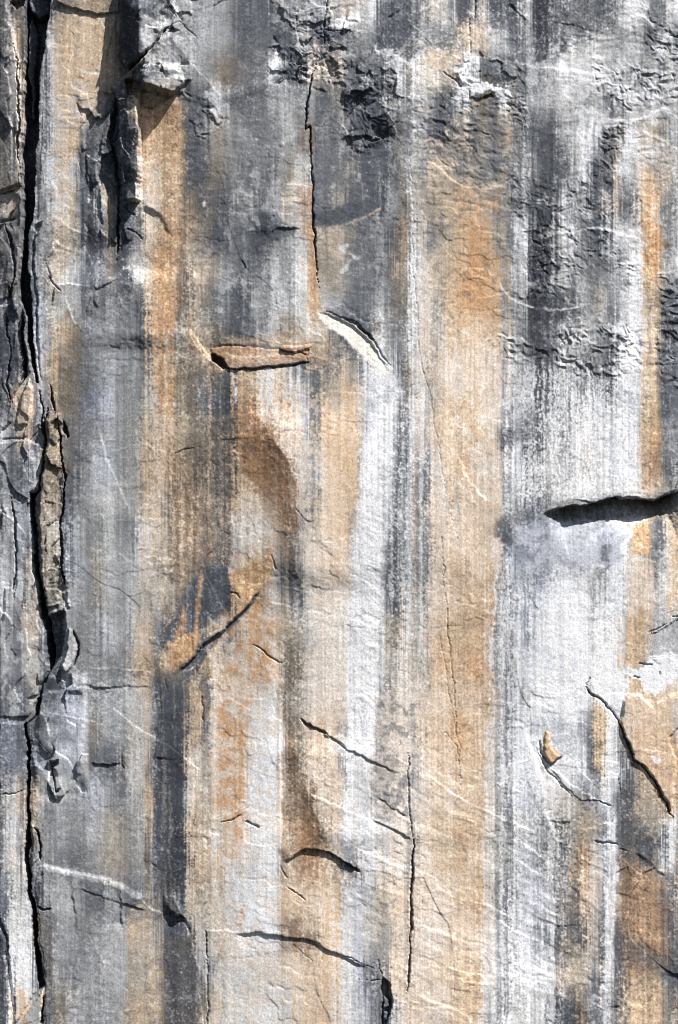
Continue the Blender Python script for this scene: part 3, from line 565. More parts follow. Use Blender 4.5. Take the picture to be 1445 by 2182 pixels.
patch([(985, 168), (1012, 180), (1060, 190), (1086, 202), (1084, 216), (1055, 206), (1030, 196), (1000, 210), (982, 218), (975, 205)], 'W', 0.9, 2.5, 7, .3)
patch([(1020, 205), (1050, 212), (1066, 250), (1070, 320), (1030, 300)], 'D', .4, 12, 10)
patch([(1143, -5), (1166, -5), (1165, 135), (1138, 138)], 'K', 0.75, 2.5, 3)
patch([(1190, 80), (1200, 90), (1216, 120), (1205, 122), (1190, 118)], 'K', 0.75, 3, 3)
patch([(1220, 95), (1270, 85), (1300, 110), (1290, 150), (1180, 140)], 'L', .5, 10, 8)
patch([(1290, 295), (1308, 285), (1304, 400), (1260, 400)], 'D', .6, 5, 6)
patch([(1105, 890), (1130, 870), (1150, 880), (1145, 930), (1110, 940), (1065, 945), (1060, 930)], 'D', .6, 6, 8)
patch([(840, 880), (905, 880), (905, 1240), (815, 1240)], 'S', .3, 14, 10)
patch([(770, 500), (842, 480), (842, 640), (800, 680), (760, 640)], 'D', .35, 14, 12)
streak([(848, 250, 6), (856, 500, 9), (860, 690, 10)], 'M', .5, 5, .5, 60)
streak([(898, 560, 16), (905, 720, 16), (898, 860, 10)], 'P', .6, 8, .3, 60)

patch([(1157, 1553), (1168, 1552), (1172, 1588), (1192, 1608), (1172, 1626), (1159, 1606)], 'O', .8, 2, 2, .5)
patch([(100, 876), (122, 876), (134, 990), (130, 1190), (142, 1260), (130, 1295), (98, 1295), (84, 1150), (84, 1050)], 'M', .55, 4, 5)
patch([(1345, 1560), (1390, 1540), (1432, 1560), (1436, 1640), (1428, 1720), (1390, 1650), (1350, 1615)], 'O', .5, 12, 8)
patch([(1382, 1608), (1400, 1606), (1400, 1622), (1386, 1626)], 'W', .9, 2, 4)
patch([(1427, 1500), (1450, 1470), (1450, 1560), (1430, 1565)], 'H', .5, 6, 5)
patch([(-5, 0), (48, 0), (48, 640), (-5, 640)], 'N', .2, 10, 6)
patch([(20, 95), (34, 100), (42, 180), (44, 300), (36, 300), (28, 200)], 'C', .6, 3, 4)

# broken, flaky skin over the lower middle
mottle([(450, 1320), (600, 1300), (600, 2182), (450, 2182)], 'P', .15, .65, 14, 18)
mottle([(450, 1480), (535, 1480), (520, 1740), (455, 1720)], 'O', .45, .8, 14, 15)
mottle([(520, 1330), (600, 1320), (600, 1700), (530, 1700)], 'T', .6, .6, 14, 16)
drips([(440, 1440), (604, 1440), (604, 2182), (440, 2182)], 'C', .3, .45, 10, 7, 380)
drips([(590, 1300), (760, 1300), (760, 2182), (590, 2182)], 'C', .55, .45, 20, 6, 300)
mottle([(600, 1830), (740, 1850), (730, 2182), (600, 2182)], 'T', .3, .55, 14, 14)
drips([(690, 1250), (800, 1250), (790, 2182), (690, 2182)], 'P', .5, .4, 20, 6, 300)
drips([(290, 1450), (345, 1450), (345, 2182), (290, 2182)], 'H', .3, .5, 12, 6, 380)
drips([(280, 700), (350, 700), (350, 1400), (280, 1400)], 'L', .4, .4, 15, 6, 380)
drips([(1080, 250), (1110, 250), (1110, 760), (1070, 760)], 'S', .3, .5, 8, 5, 300)
drips([(1030, 300), (1090, 300), (1090, 1150), (1030, 1150)], 'N', .6, .4, 12, 5, 300)
streak([(395, 240, 4), (392, 500, 6), (384, 720, 5)], 'M', .6, 4, .5, 60)
patch([(1345, 1500), (1400, 1500), (1430, 1580), (1432, 1720), (1400, 1660), (1350, 1610)], 'T', .35, 12, 8)
patch([(350, 2010), (400, 1985), (440, 2110), (436, 2182), (352, 2182)], 'D', .35, 10, 8)


# ------------------------------------------------------------------ relief of the wall (survey units towards the viewer)
# the left of the wall turns a little away from the sun, the right towards it
HT = (0.11 * np.minimum(U, 620) - 0.05 * np.maximum(U - 800, 0)).astype(F)
HT = HT + 9.0 * fbm(330, 420, 2, 8) + 2.0 * fbm(110, 150, 2, 10)
# thin spalls: sheets a hand's breadth thick have come away along crisp, broken outlines
for k, (s1, s2, th, am) in enumerate(((130, 90, 0.45, 1.0), (80, 120, 0.6, 0.8), (46, 34, 0.85, 0.5), (200, 80, 0.3, 0.9))):
    f = fbm(s1, s2, 4, 2 + 5 * k, WU, WV, 0.6)
    HT = HT + am * sstep(th - 0.025, th + 0.025, f) * sstep(-0.5, 0.6, fbm(150, 150, 1, 7 + k))
ROUGH = np.full(U.shape, 1.0, F)
def rough_patch(pts, k, feather=40):
    sl, d = poly_field(pts, feather + 5)
    w = sstep(-feather, feather, d)
    ROUGH[sl] = ROUGH[sl] * (1 - w) + k * w
rough_patch([(700, -10), (1455, -10), (1455, 420), (1080, 420), (700, 330)], 1.7)
rough_patch([(1090, 380), (1455, 380), (1455, 680), (1090, 680)], 1.8)
rough_patch([(420, 230), (860, 240), (860, 700), (420, 700)], 1.25)
rough_patch([(150, 600), (330, 700), (330, 1400), (160, 1400)], 0.7)
rough_patch([(900, 700), (1080, 700), (1060, 1100), (920, 1100)], 0.75)
rough_patch([(110, 30), (230, 40), (160, 260), (110, 350)], 0.7)

for q, k in (([(140, 620), (310, 700), (330, 1400), (160, 1450)], .45), ([(90, 1480), (320, 1470), (330, 2182), (100, 2182)], .55), ([(400, -10), (600, -10), (600, 190), (400, 210)], .45),
             ([(1110, 1200), (1250, 1230), (1250, 1560), (1100, 1560)], .5), ([(930, 720), (1050, 720), (1050, 2182), (900, 2182), (900, 1600)], .7), ([(1330, 1480), (1445, 1480), (1440, 1700), (1400, 1650)], .5), ([(120, 30), (230, 40), (160, 260), (110, 350)], .6)):
    sl, d = poly_field(q, 45); w = sstep(-40, 40, d); SPK[sl] = SPK[sl] * (1 - w) + k * w

meso = 0.40 * fbm(46, 36, 3, 13) + 0.12 * rip + 0.22 * fbm(13, 10, 3, 16) + 0.16 * sp2 + 0.16 * sp1 + 0.10 * sp3
HT = HT + meso * ROUGH

def crust(pts, amp, su=22, sv=14, feather=16):
    sl, d = poly_field(pts, feather + 5)
    u0 = U[sl]; v0 = V[sl]
    u = u0 + 17 * fbm(34, 34, 2, 14, u0, v0) + 6 * fbm(11, 11, 1, 2, u0, v0); v = v0 + 15 * fbm(34, 34, 2, 19, u0, v0) + 5 * fbm(11, 11, 1, 6, u0, v0)
    n = 1 - np.abs(vnoise(u / su, v / sv, 21)) * 2.2
    m = 1 - np.abs(vnoise((u * .8 + v * .6) / (su * .5), (v * .8 - u * .6) / (sv * .55), 22)) * 2.0
    w = sstep(-feather, feather, d + 14 * blot[sl])
    k = 1 - np.abs(vnoise((u * .6 - v * .8) / (su * .3), (v * .6 + u * .8) / (sv * .34), 3)) * 2.0
    HT[sl] += w * amp * 0.8 * (n * 0.5 + m * 0.4 + k * 0.25)

def facets(pts, cell, amp, tilt, feather=10, su=1.0, sv=1.0, seed=0, warp=1.0):
    """broken planes: every cell is a flat facet with its own offset and tilt"""
    sl, d = poly_field(pts, feather + 5) if pts is not None else ((slice(0, NY), slice(0, NX)), np.full(U.shape, 1e3, F))
    x = (U[sl] + warp * 0.22 * cell * fbm(cell * 1.2, cell * 1.2, 3, 5 + seed, U[sl], V[sl])) / (cell * su)
    y = (V[sl] + warp * 0.22 * cell * fbm(cell * 1.2, cell * 1.2, 3, 9 + seed, U[sl], V[sl])) / (cell * sv)
    ix = np.floor(x).astype(np.int32); iy = np.floor(y).astype(np.int32)
    best = np.full(x.shape, 1e9, F); h = np.zeros(x.shape, F)
    T = TAB[(seed * 5 + 3) % 24]
    for dx in (-1, 0, 1):
        for dy in (-1, 0, 1):
            a = (ix + dx) & 255; c = (iy + dy) & 255
            px = ix + dx + 0.5 + 0.42 * T[c, a]; py = iy + dy + 0.5 + 0.42 * T[c, a + 256]
            r = (x - px) ** 2 + (y - py) ** 2
            hh = amp * T[c + 256, a] + tilt * cell * (T[c + 256, a + 256] * (x - px) * su + T[(c * 7 + 3) & 255, a] * (y - py) * sv)
            w = r < best
            best = np.where(w, r, best); h = np.where(w, hh, h)
    HT[sl] += (sstep(-feather, feather, d) * h).astype(F)

def ripples(pts, amp, ang, su=70, sv=9, feather=40):
    """shallow parallel wrinkles of the rock skin"""
    sl, d = poly_field(pts, feather + 5)
    c, s = math.cos(ang), math.sin(ang)
    u = U[sl] + 12 * fbm(60, 60, 2, 12, U[sl], V[sl]); v = V[sl] + 12 * fbm(60, 60, 2, 13, U[sl], V[sl])
    x = u * c + v * s; y = v * c - u * s
    n = vnoise(x / su, y / sv, 5) + 0.5 * vnoise(x / su * 2, y / sv * 2.1, 8)
    n = np.sign(n) * np.abs(n) ** 0.8 * (0.4 + 0.8 * sstep(-0.3, 0.6, blot[sl]))
    HT[sl] += (sstep(-feather, feather, d) * amp * 0.42 * n).astype(F)

def edge(pts, aA=0, fA=40, aB=0, fB=40, w=1.8, taper=0.12, smooth=True, solid=False):
    """step or crease along a line. A = below (heading right) / left (heading down)"""
    m = max(fA if aA else 0, fB if aB else 0) * 3.2 + 10
    sl, d, sd, al = line_field(pts, m, smooth)
    tp = sstep(0, taper, al) * (1 - sstep(1 - taper, 1, al))
    far = sstep(0, 1, 1 - d / m)
    s = sstep(-w, w, d * sd)
    h = s * aA * np.exp(-d / max(fA, 1)) + (1 - s) * aB * np.exp(-d / max(fB, 1))
    br = np.clip(0.62 + 0.45 * fbm(48, 48, 2, 3, U[sl], V[sl]), 0.12, 1.1)
    if solid: br = 1.4
    HT[sl] += (0.72 * h * tp * far * br).astype(F)

def ridge(pts, aL, fL, aR, fR, w=3.0, taper=0.2):
    """crease running down the wall, falling away to both sides"""
    p = np.array(smooth_pts(pts), F)
    cu = np.interp(WV, p[:, 1], p[:, 0]); t = (WV - p[0, 1]) / (p[-1, 1] - p[0, 1])
    tp = sstep(0, taper, t) * (1 - sstep(1 - taper, 1, t))
    d = WU - cu; s = sstep(-w, w, d)
    HT[:] += (tp * (s * aR * np.exp(-np.abs(d) / fR) + (1 - s) * aL * np.exp(-np.abs(d) / fL))).astype(F)

def crack(pts, w, depth, taper=0.15, smooth=False, dark=0.45):
    w = w * 0.8; depth = depth * (0.6 if depth < 13 else 1.0)
    sl, d, sd, al = line_field(pts, w * 2 + 8, smooth)
    wv = w * (0.75 + 0.5 * blot[sl]) * np.minimum(1, sstep(-0.02, taper, al)) * (1 - sstep(1 - taper, 1.02, al))
    m = 1 - sstep(0.35, 1.0, d / np.maximum(wv, 0.5))
    HT[sl] -= (m * depth).astype(F)
    if dark:
        blend(sl, m * dark, 'D')

def raise_poly(pts, h0, gu=0.0, gv=0.0, rnd=3.0, warp=True):
    sl, d = poly_field(pts, rnd + 6, warp)
    c = np.mean(np.array(pts, float), 0)
    w = sstep(0, rnd, d)
    HT[sl] += w * (h0 + gu * (U[sl] - c[0]) + gv * (V[sl] - c[1])).astype(F)

def raise_fn(pts, fn, rnd=3.0):
    sl, d = poly_field(pts, rnd + 6)
    HT[sl] += (sstep(0, rnd, d) * fn(U[sl], V[sl])).astype(F)

ID = np.zeros((NY - 1, NX - 1), np.int32)
THINGS = []      # (name, label, category, group)
PARENT = {}
def claim(pts, name, label=None, cat=None, group=None, parent=None):
    """give the rock inside an outline its own object"""
    THINGS.append((name, label, cat, group)); n = len(THINGS)
    sl, d = poly_field(pts, 4)
    ins = np.zeros(U.shape, bool); ins[sl] = d > 0
    f = ins[:-1, :-1] & ins[1:, :-1] & ins[:-1, 1:] & ins[1:, 1:]
    ID[f] = n
    if parent:
        PARENT[n] = parent
    return n

# broad creases and shoulders
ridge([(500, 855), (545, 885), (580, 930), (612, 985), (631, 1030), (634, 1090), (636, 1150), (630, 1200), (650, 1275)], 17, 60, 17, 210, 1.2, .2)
ridge([(608, 1560), (640, 1620), (655, 1680), (680, 1740), (712, 1815)], 12, 50, 12, 190, 1.2, .2)
ridge([(600, 1330), (604, 1420), (600, 1520), (600, 1620), (602, 1800)], -5, 60, -9, 60, 6, .15)
ridge([(262, 562), (282, 595), (300, 660), (305, 760)], 16, 90, 16, 130, 6, .25)
edge([(175, 680), (215, 612), (240, 585), (262, 560)], 6, 60, 0, 10, 2, .2)
edge([(110, 370), (125, 440), (105, 500), (180, 540), (240, 520)], 4, 50, 0, 10, 4, .2)
edge([(395, 215), (480, 226), (560, 205), (640, 160)], -4, 70, 5, 90, 18, .25)
edge([(88, 1846), (160, 1861), (258, 1886), (310, 1914)], 8, 110, 0, 10, 8, .06, True, True)
edge([(160, 1888), (200, 1905), (258, 1922), (320, 1935)], -2.5, 30, 2.5, 40, 1.5, .15)
edge([(262, 1885), (258, 1930), (265, 1980)], -4, 40, 2, 30, 2, .2)
edge([(150, 1860), (160, 1950), (170, 2005)], -3, 40, 3, 40, 3, .2)
edge([(165, 2010), (150, 2080), (145, 2140)], 0, 10, -4, 40, 3, .2)
edge([(640, 1528), (690, 1562), (760, 1602), (860, 1650)], -4, 45, 7, 50, 2, .12)
edge([(820, 1600), (900, 1648), (1000, 1705), (1060, 1737), (1150, 1775)], 4, 50, 0, 10, 2, .1)
edge([(655, 1684), (740, 1720), (800, 1748)], 3.5, 40, 0, 10, 2, .1)
edge([(790, 1740), (830, 1760), (875, 1785)], -3, 30, 3, 30, 1.5, .15)
edge([(800, 1690), (830, 1715), (870, 1735)], -3, 30, 3, 30, 1.5, .15)
edge([(1058, 598), (1078, 628), (1128, 655), (1200, 662), (1270, 643)], 4, 40, 0, 10, 2, .12)
edge([(910, 342), (948, 378), (1000, 402), (1084, 403)], 4, 50, 0, 10, 2, .12)
edge([(974, 955), (984, 1000), (1008, 1036), (1042, 1072)], 2, 20, -2, 30, 2, .15)
edge([(604, 1832), (640, 1812), (680, 1806), (720, 1824), (765, 1850)], -5, 40, 5.5, 45, 2.5, .12, True, True)
edge([(490, 1985), (560, 1984), (620, 1992), (665, 1998), (745, 2040), (800, 2055)], -4, 60, 2.2, 50, 4, .12, True, True)
edge([(440, 1972), (490, 1978), (540, 1990)], 3, 40, 0, 10, 2, .15)
edge([(175, 1420), (260, 1422), (335, 1432)], 1.5, 25, -1, 25, 1.5, .15)
edge([(160, 1456), (240, 1462), (335, 1460)], -2, 25, 2, 25, 1.5, .15)
edge([(195, 1625), (230, 1627), (258, 1624)], -4, 35, 4, 30, 2, .2)
edge([(330, 1612), (370, 1616), (402, 1612)], -2.5, 40, 2, 30, 3, .2)
edge([(376, 1436), (404, 1412), (430, 1376), (480, 1342), (520, 1298), (556, 1252)], -5, 30, 5, 60, 2.2, .15, False, True)
edge([(345, 570), (380, 550), (440, 505)], 2, 40, -2, 30, 3, .2)
edge([(300, 440), (345, 470), (362, 510)], -10, 40, 4, 40, 8, .2)
edge([(400, 700), (430, 735), (455, 765), (490, 788)], 4, 40, 0, 10, 2, .15)
edge([(560, 508), (600, 490), (650, 492)], -3, 20, 3, 30, 1.5, .2)
edge([(672, 490), (735, 482), (815, 440)], 3, 40, 0, 20, 1.5, .2)
edge([(700, 1075), (660, 1110), (625, 1070)], 3, 30, 0, 10, 2, .2)
edge([(570, 1280), (640, 1300), (700, 1305)], 3, 60, 0, 10, 2, .2)
edge([(985, 175), (1020, 180), (1090, 205)], 7, 40, 0, 10, 3, .15)
edge([(1000, 122), (985, 150), (960, 165)], 0, 10, 5, 40, 3, .15)
edge([(1000, 120), (1075, 137), (1170, 152), (1255, 160), (1330, 175)], 4, 60, 0, 10, 3, .1)
edge([(1170, 52), (1230, 60), (1265, 72)], -3, 30, 3, 40, 1.5, .15)
edge([(1205, 108), (1240, 95), (1270, 85)], -2, 30, 2, 40, 1.5, .15)
edge([(1080, 0), (1100, 30), (1125, 55)], 0, 30, 4, 40, 2, .15)
edge([(1345, 35), (1375, 50), (1395, 75)], 6, 40, 0, 40, 3, .15)
edge([(1180, 500), (1270, 492), (1368, 512)], 4, 30, 0, 10, 2, .15)
edge([(1360, 400), (1368, 500), (1378, 575)], 0, 10, 3, 30, 1.5, .15)
edge([(1298, 560), (1305, 640), (1306, 730), (1297, 780)], 0, 10, -4, 40, 2, .15)
edge([(1362, 280), (1400, 300), (1445, 325)], 6, 40, 0, 10, 3, .1)
edge([(1280, 255), (1345, 262), (1425, 232)], 5, 40, -3, 30, 3, .1)
edge([(1110, 1540), (1135, 1600), (1155, 1660), (1165, 1740), (1190, 1800)], 0, 10, -5, 50, 4, .15)
edge([(1170, 1850), (1210, 1880), (1250, 1925)], -2.5, 40, 2.5, 50, 4.0, .15)
edge([(1240, 1930), (1272, 1955), (1300, 1985)], -2.5, 40, 2.5, 40, 4.0, .15)
edge([(1150, 2005), (1195, 2022), (1220, 2032)], -2.0, 30, 2.0, 40, 3.5, .15)
edge([(1170, 1970), (1240, 1968)], -2.0, 30, 2.0, 40, 3.5, .2)
edge([(1160, 2100), (1215, 2120), (1225, 2125)], 2.5, 50, -1.0, 40, 4.0, .15)
edge([(1195, 2080), (1240, 2090), (1250, 2088)], -2.5, 20, 1.5, 30, 2.5, .2)
edge([(1305, 1895), (1360, 1912), (1420, 1935)], -1.5, 30, 1.5, 30, 2.5, .15)
edge([(1330, 1860), (1380, 1890), (1430, 1935)], 1.5, 30, 0.0, 30, 3.0, .15)
edge([(1345, 1810), (1385, 1840), (1425, 1870)], -3.0, 50, 2.5, 50, 4.0, .15)
edge([(1320, 2080), (1335, 2130), (1372, 2150), (1385, 2180)], 2.5, 40, -2.0, 40, 4.0, .1)
edge([(1240, 1800), (1248, 1770), (1262, 1752), (1272, 1750)], -2.0, 20, 2.0, 30, 2.5, .15)
edge([(1110, 1240), (1140, 1290), (1155, 1298)], 0, 10, 3, 30, 2, .2)
edge([(200, 880), (240, 1000), (290, 1110)], 3, 60, -3, 40, 3, .25)
edge([(1115, 915), (1130, 890), (1165, 880)], 3, 20, 0, 10, 2, .2)
edge([(300, 1540), (270, 1580), (258, 1610)], 2, 40, -2, 30, 2, .2)
for pts in (([960, 1900], [1040, 1925], [1100, 1960]), ([900, 2040], [960, 2060], [1040, 2070]), ([880, 2110], [960, 2140], [1010, 2170]),
            ([960, 2070], [1000, 2085], [1060, 2090]), ([880, 1960], [930, 1975], [990, 2000]), ([1040, 1950], [1100, 1980], [1180, 2020]),
            ([1100, 1830], [1150, 1860], [1180, 1870]), ([1090, 1780], [1140, 1810], [1170, 1840]), ([760, 1800], [800, 1820], [860, 1840])):
    edge(pts, 3, 40, -1, 30, 2.5, .25)

# crusted, scalloped skin
crust([(1085, 390), (1130, 375), (1230, 395), (1290, 400), (1300, 490), (1365, 570), (1340, 600), (1260, 560), (1200, 640), (1110, 640), (1150, 540), (1085, 450)], 3.0)
crust([(1062, 700), (1130, 725), (1200, 700), (1280, 690), (1370, 715), (1362, 790), (1310, 815), (1210, 790), (1120, 770), (1075, 765)], 6.0, 30, 17)
crust([(1395, 575), (1450, 590), (1450, 840), (1405, 815), (1385, 760), (1410, 680)], 6.0, 30, 20)
crust([(1285, 280), (1325, 270), (1305, 400), (1240, 395)], 5.0, 20, 13, 10)
crust([(1360, 15), (1395, 20), (1450, 70), (1450, 210), (1400, 180), (1370, 70)], 4.5, 26, 13)
crust([(1260, 140), (1430, 150), (1430, 230), (1270, 240)], 4.0, 24, 13)
crust([(1090, 130), (1125, 140), (1120, 290), (1090, 270)], 4.0, 22, 12)
crust([(610, 30), (690, 30), (750, 120), (720, 180), (640, 150)], 4.0)
crust([(730, 180), (845, 170), (840, 290), (745, 340)], 4.0)
crust([(870, 200), (1080, 210), (1080, 400), (960, 380), (880, 300)], 2.5, 36, 14, 40)
crust([(570, 120), (650, 110), (650, 170), (600, 175)], 4.0)
crust([(390, 205), (440, 210), (480, 260), (430, 310), (405, 270)], 4.0)
crust([(1160, 1720), (1200, 1730), (1240, 1830), (1180, 1800)], 3.5, 24, 10)
crust([(125, 1150), (150, 1230), (140, 1280), (95, 1230)], 4)
crust([(1000, 125), (1040, 140), (1060, 175), (990, 190), (975, 175)], 3.5)

ripples([(640, 1560), (900, 1560), (1180, 1760), (1250, 2060), (1180, 2182), (880, 2182), (760, 2000)], 1.6, .42, 80, 10)
ripples([(880, 190), (1080, 220), (1080, 560), (880, 480)], 2.0, .25, 45, 10)
ripples([(1080, 0), (1445, 0), (1445, 380), (1100, 380)], 1.5, -.15, 50, 9)
ripples([(1090, 1780), (1300, 1760), (1290, 2182), (1090, 2182)], 2.0, .45, 60, 11)
ripples([(400, 260), (860, 260), (860, 700), (400, 700)], 0.8, .1, 30, 7)
ripples([(760, 1080), (900, 1080), (880, 1560), (720, 1560)], 1.0, .6, 40, 9)
ripples([(1340, 280), (1445, 280), (1445, 1040), (1360, 1040)], 1.6, -.2, 30, 8, 15)
# flat broken planes of the whole wall, then of the shattered places
facets(None, 260, 0.12, .004, 10, .9, 1.25, 1)
LEFT = [(-6, -6), (52, -6), (50, 480), (46, 640), (60, 800), (95, 900), (70, 1060), (100, 1380), (60, 1540), (-6, 1540)]
facets(LEFT, 70, 1.8, .07, 8, .45, 2.2, 3, 1.8)
facets([(86, 880), (132, 880), (145, 1300), (95, 1296)], 30, 3, .3, 6, .8, 1.5, 4)
facets([(66, 1440), (190, 1440), (180, 1700), (80, 1700), (60, 1560)], 50, 4, .25, 10, .8, 1.4, 5)
facets([(256, -6), (420, -6), (400, 60), (350, 90), (290, 60)], 34, 6, .35, 8, 1, 1, 6)
facets([(285, 125), (412, 138), (405, 220), (285, 215)], 36, 5, .4, 8, 1.1, .8, 7)
facets([(590, 10), (760, 20), (750, 140), (690, 200), (570, 180)], 32, 2.5, .25, 14, 1.1, .8, 8)
facets([(730, 150), (850, 150), (850, 310), (735, 320)], 38, 3.5, .3, 12, .9, 1.1, 9)
facets([(170, 200), (305, 200), (300, 480), (240, 580), (180, 400)], 40, 3, .22, 8, .6, 1.6, 10)
facets([(80, 460), (180, 480), (250, 600), (170, 700), (90, 640)], 60, 1.5, .1, 14, .9, 1.3, 11)
facets([(970, 120), (1100, 130), (1100, 230), (960, 210)], 30, 2.5, .25, 12, 1.1, .9, 12)
facets([(1150, 1540), (1320, 1600), (1330, 1860), (1160, 1850)], 90, 1.0, .04, 20, .9, 1.2, 13)
facets([(1310, 1760), (1450, 1760), (1450, 2190), (1300, 2190)], 110, 1.2, .04, 20, .8, 1.3, 14)
# facets of the shattered top left corner
raise_fn([(258, 0), (400, -6), (395, 60), (350, 90), (300, 60)], lambda u, v: 7 * fbm(26, 22, 2, 9, u, v), 8)
raise_fn([(300, 130), (405, 140), (400, 215), (300, 215)], lambda u, v: 6 * fbm(30, 20, 2, 15, u, v), 8)
raise_fn([(90, 1470), (185, 1470), (180, 1650), (110, 1690), (70, 1560)], lambda u, v: 9 * fbm(50, 60, 2, 18, u, v), 10)
raise_fn([(-6, 414), (47, 404), (46, 540), (18, 638), (-6, 646)], lambda u, v: 7 * fbm(30, 34, 2, 20, u, v), 6)
raise_fn([(86, 880), (135, 880), (140, 1280), (98, 1290)], lambda u, v: 6 * fbm(22, 40, 3, 22, u, v), 6)
raise_fn([(114, -6), (258, -6), (256, 34), (205, 36), (185, 28), (150, 22), (128, 12)], lambda u, v: 8 + 0 * u, 2)

# chimney: a deep slot splits the wall
def slot(pts, depth, rnd=5):
    raise_poly(pts, -depth, 0, 0, rnd)
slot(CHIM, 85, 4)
slot([(97, 470), (72, 480), (62, 520), (66, 600), (72, 680), (78, 760), (84, 810), (90, 815), (84, 700), (78, 600), (74, 520)], 10, 8)
slot([(65, 1052), (76, 1055), (80, 1120), (82, 1180), (92, 1250), (104, 1310), (116, 1390), (113, 1432), (106, 1432), (98, 1370), (86, 1290), (74, 1200), (67, 1120)], 80, 3)
slot([(97, 1310), (138, 1296), (143, 1340), (134, 1385), (114, 1430), (106, 1420)], 40, 8)
slot([(78, 1492), (88, 1484), (84, 1515), (72, 1530)], 40, 3)
slot([(54, 1540), (60, 1535), (62, 1600), (63, 1680), (66, 1740), (64, 1790), (64, 1830), (70, 1900), (80, 1960), (82, 2020), (92, 2080), (97, 2102), (82, 2112), (76, 2060), (72, 2010), (68, 1960), (58, 1880), (51, 1840), (51, 1790), (58, 1745), (56, 1650)], 80, 3)
slot([(90, 2125), (95, 2120), (93, 2182), (86, 2182)], 60, 3)
slot([(47, 668), (54, 690), (58, 760), (60, 800), (54, 812), (50, 790), (47, 730)], 50, 3)
slot([(72, 1760), (80, 1768), (88, 1800), (86, 1835), (82, 1830), (83, 1800)], 30, 2)
slot([(104, 1600), (114, 1625), (126, 1618), (128, 1630), (116, 1640), (122, 1680), (135, 1675), (120, 1692), (114, 1660)], 22, 4)
slot([(18, 4), (58, -4), (52, 14), (32, 24)], 34, 3)
crack([(30, 90), (40, 150), (42, 220), (40, 300), (47, 396)], 4, 16)
crack([(12, 476), (28, 520), (32, 580), (20, 640)], 4, 16)
crack([(14, 660), (24, 740), (18, 820), (30, 860)], 4, 14)
crack([(28, 1060), (34, 1160), (30, 1260)], 3, 13)
slot([(104, 815), (110, 830), (120, 880), (124, 890), (110, 870)], 30, 3)
slot([(136, 890), (143, 910), (152, 935), (147, 940), (136, 920)], 30, 3)
crack([(100, 870), (98, 930), (93, 990), (84, 1045), (68, 1070)], 5, 30)
crack([(85, 830), (92, 880), (97, 940)], 4, 20)
crack([(124, 880), (132, 940), (136, 1000), (142, 1020), (138, 1060), (133, 1110), (131, 1190), (142, 1250)], 6, 26)
crack([(110, 1432), (95, 1455), (82, 1490), (70, 1530), (57, 1545)], 4, 16)
crack([(158, 1342), (166, 1365), (166, 1395), (158, 1420)], 4, 14)
crack([(0, 412), (15, 408), (30, 402)], 5, 16)
crack([(0, 472), (18, 468), (35, 466)], 4, 12)
crack([(0, 935), (40, 935), (60, 928)], 3, 6)
crack([(0, 1690), (30, 1690), (50, 1680)], 3, 8)
crack([(80, 1935), (95, 1938), (112, 1932)], 5, 14)
crack([(105, 588), (115, 605), (130, 622)], 4, 10)
crack([(248, 200), (247, 250), (240, 300), (248, 330), (252, 400), (255, 470), (254, 520), (250, 560)], 6, 26)
crack([(265, 438), (280, 455), (290, 462)], 4, 10)
crack([(270, 490), (290, 500), (305, 512)], 3, 8)
raise_poly([(58, 60), (66, 20), (86, 70), (80, 110), (74, 250), (62, 262), (58, 150)], 42, -.6, 0, 5)
raise_poly([(54, -6), (112, -6), (104, 26), (84, 40), (62, 22)], 50, -.3, .4, 6)
# cracks on the open wall
crack([(676, 150), (665, 165), (658, 210), (651, 250), (650, 280), (662, 275), (664, 330), (668, 420), (670, 490), (673, 540), (680, 580), (683, 615)], 3.6, 16)
crack([(698, 0), (692, 60), (691, 115)], 2.8, 10)
crack([(633, 40), (636, 72)], 3, 8)
crack([(1012, 0), (1011, 50)], 2, 8); crack([(1001, 40), (1000, 118)], 2, 8)
crack([(946, 160), (960, 175), (980, 190)], 3, 8)
crack([(866, 1600), (872, 1680), (876, 1760), (877, 1790)], 2.8, 10)
crack([(877, 1780), (876, 1850), (874, 1920), (872, 2000), (873, 2060), (867, 2110)], 5.0, 20)
crack([(875, 290), (872, 340), (876, 420), (879, 520), (884, 640), (893, 740), (903, 800), (920, 870), (930, 930), (942, 1000), (955, 1070), (977, 1165)], 1.6, 3, .1, True, .4)
crack([(940, 1140), (944, 1230), (953, 1320), (962, 1420), (972, 1530), (976, 1600), (980, 1668)], 1.8, 4, .1, True, .5)
crack([(938, 1355), (950, 1430), (968, 1540)], 1.6, 3, .1, True, .4)
crack([(940, 1550), (960, 1570), (975, 1610)], 2, 4, .2, True, .4)
crack([(540, 1371), (555, 1380), (568, 1394), (582, 1402), (606, 1412)], 3.6, 12)
crack([(638, 1528), (668, 1548), (700, 1564)], 5, 14)
crack([(700, 1566), (740, 1592)], 3.5, 8)
crack([(470, 1750), (495, 1740), (515, 1732)], 3.2, 9)
crack([(523, 1745), (535, 1752), (555, 1757)], 3.5, 10)
crack([(598, 1842), (610, 1858), (618, 1862)], 2.5, 6); crack([(612, 1882), (632, 1895), (652, 1912)], 3, 7)
crack([(690, 1808), (720, 1822), (765, 1852)], 5, 14)
crack([(1246, 1458), (1252, 1474), (1275, 1482), (1290, 1500), (1302, 1514), (1312, 1528), (1326, 1550), (1338, 1588), (1347, 1618), (1366, 1626), (1380, 1645), (1398, 1668), (1412, 1700), (1430, 1738)], 3.8, 15, .05)
crack([(1150, 1575), (1152, 1600), (1170, 1626), (1192, 1609)], 3.2, 12, .1)
crack([(1142, 1590), (1160, 1630), (1190, 1672), (1232, 1702)], 2.4, 4)
crack([(1262, 1789), (1290, 1792), (1316, 1794)], 3.6, 10); crack([(1316, 1804), (1340, 1808)], 2.5, 6)
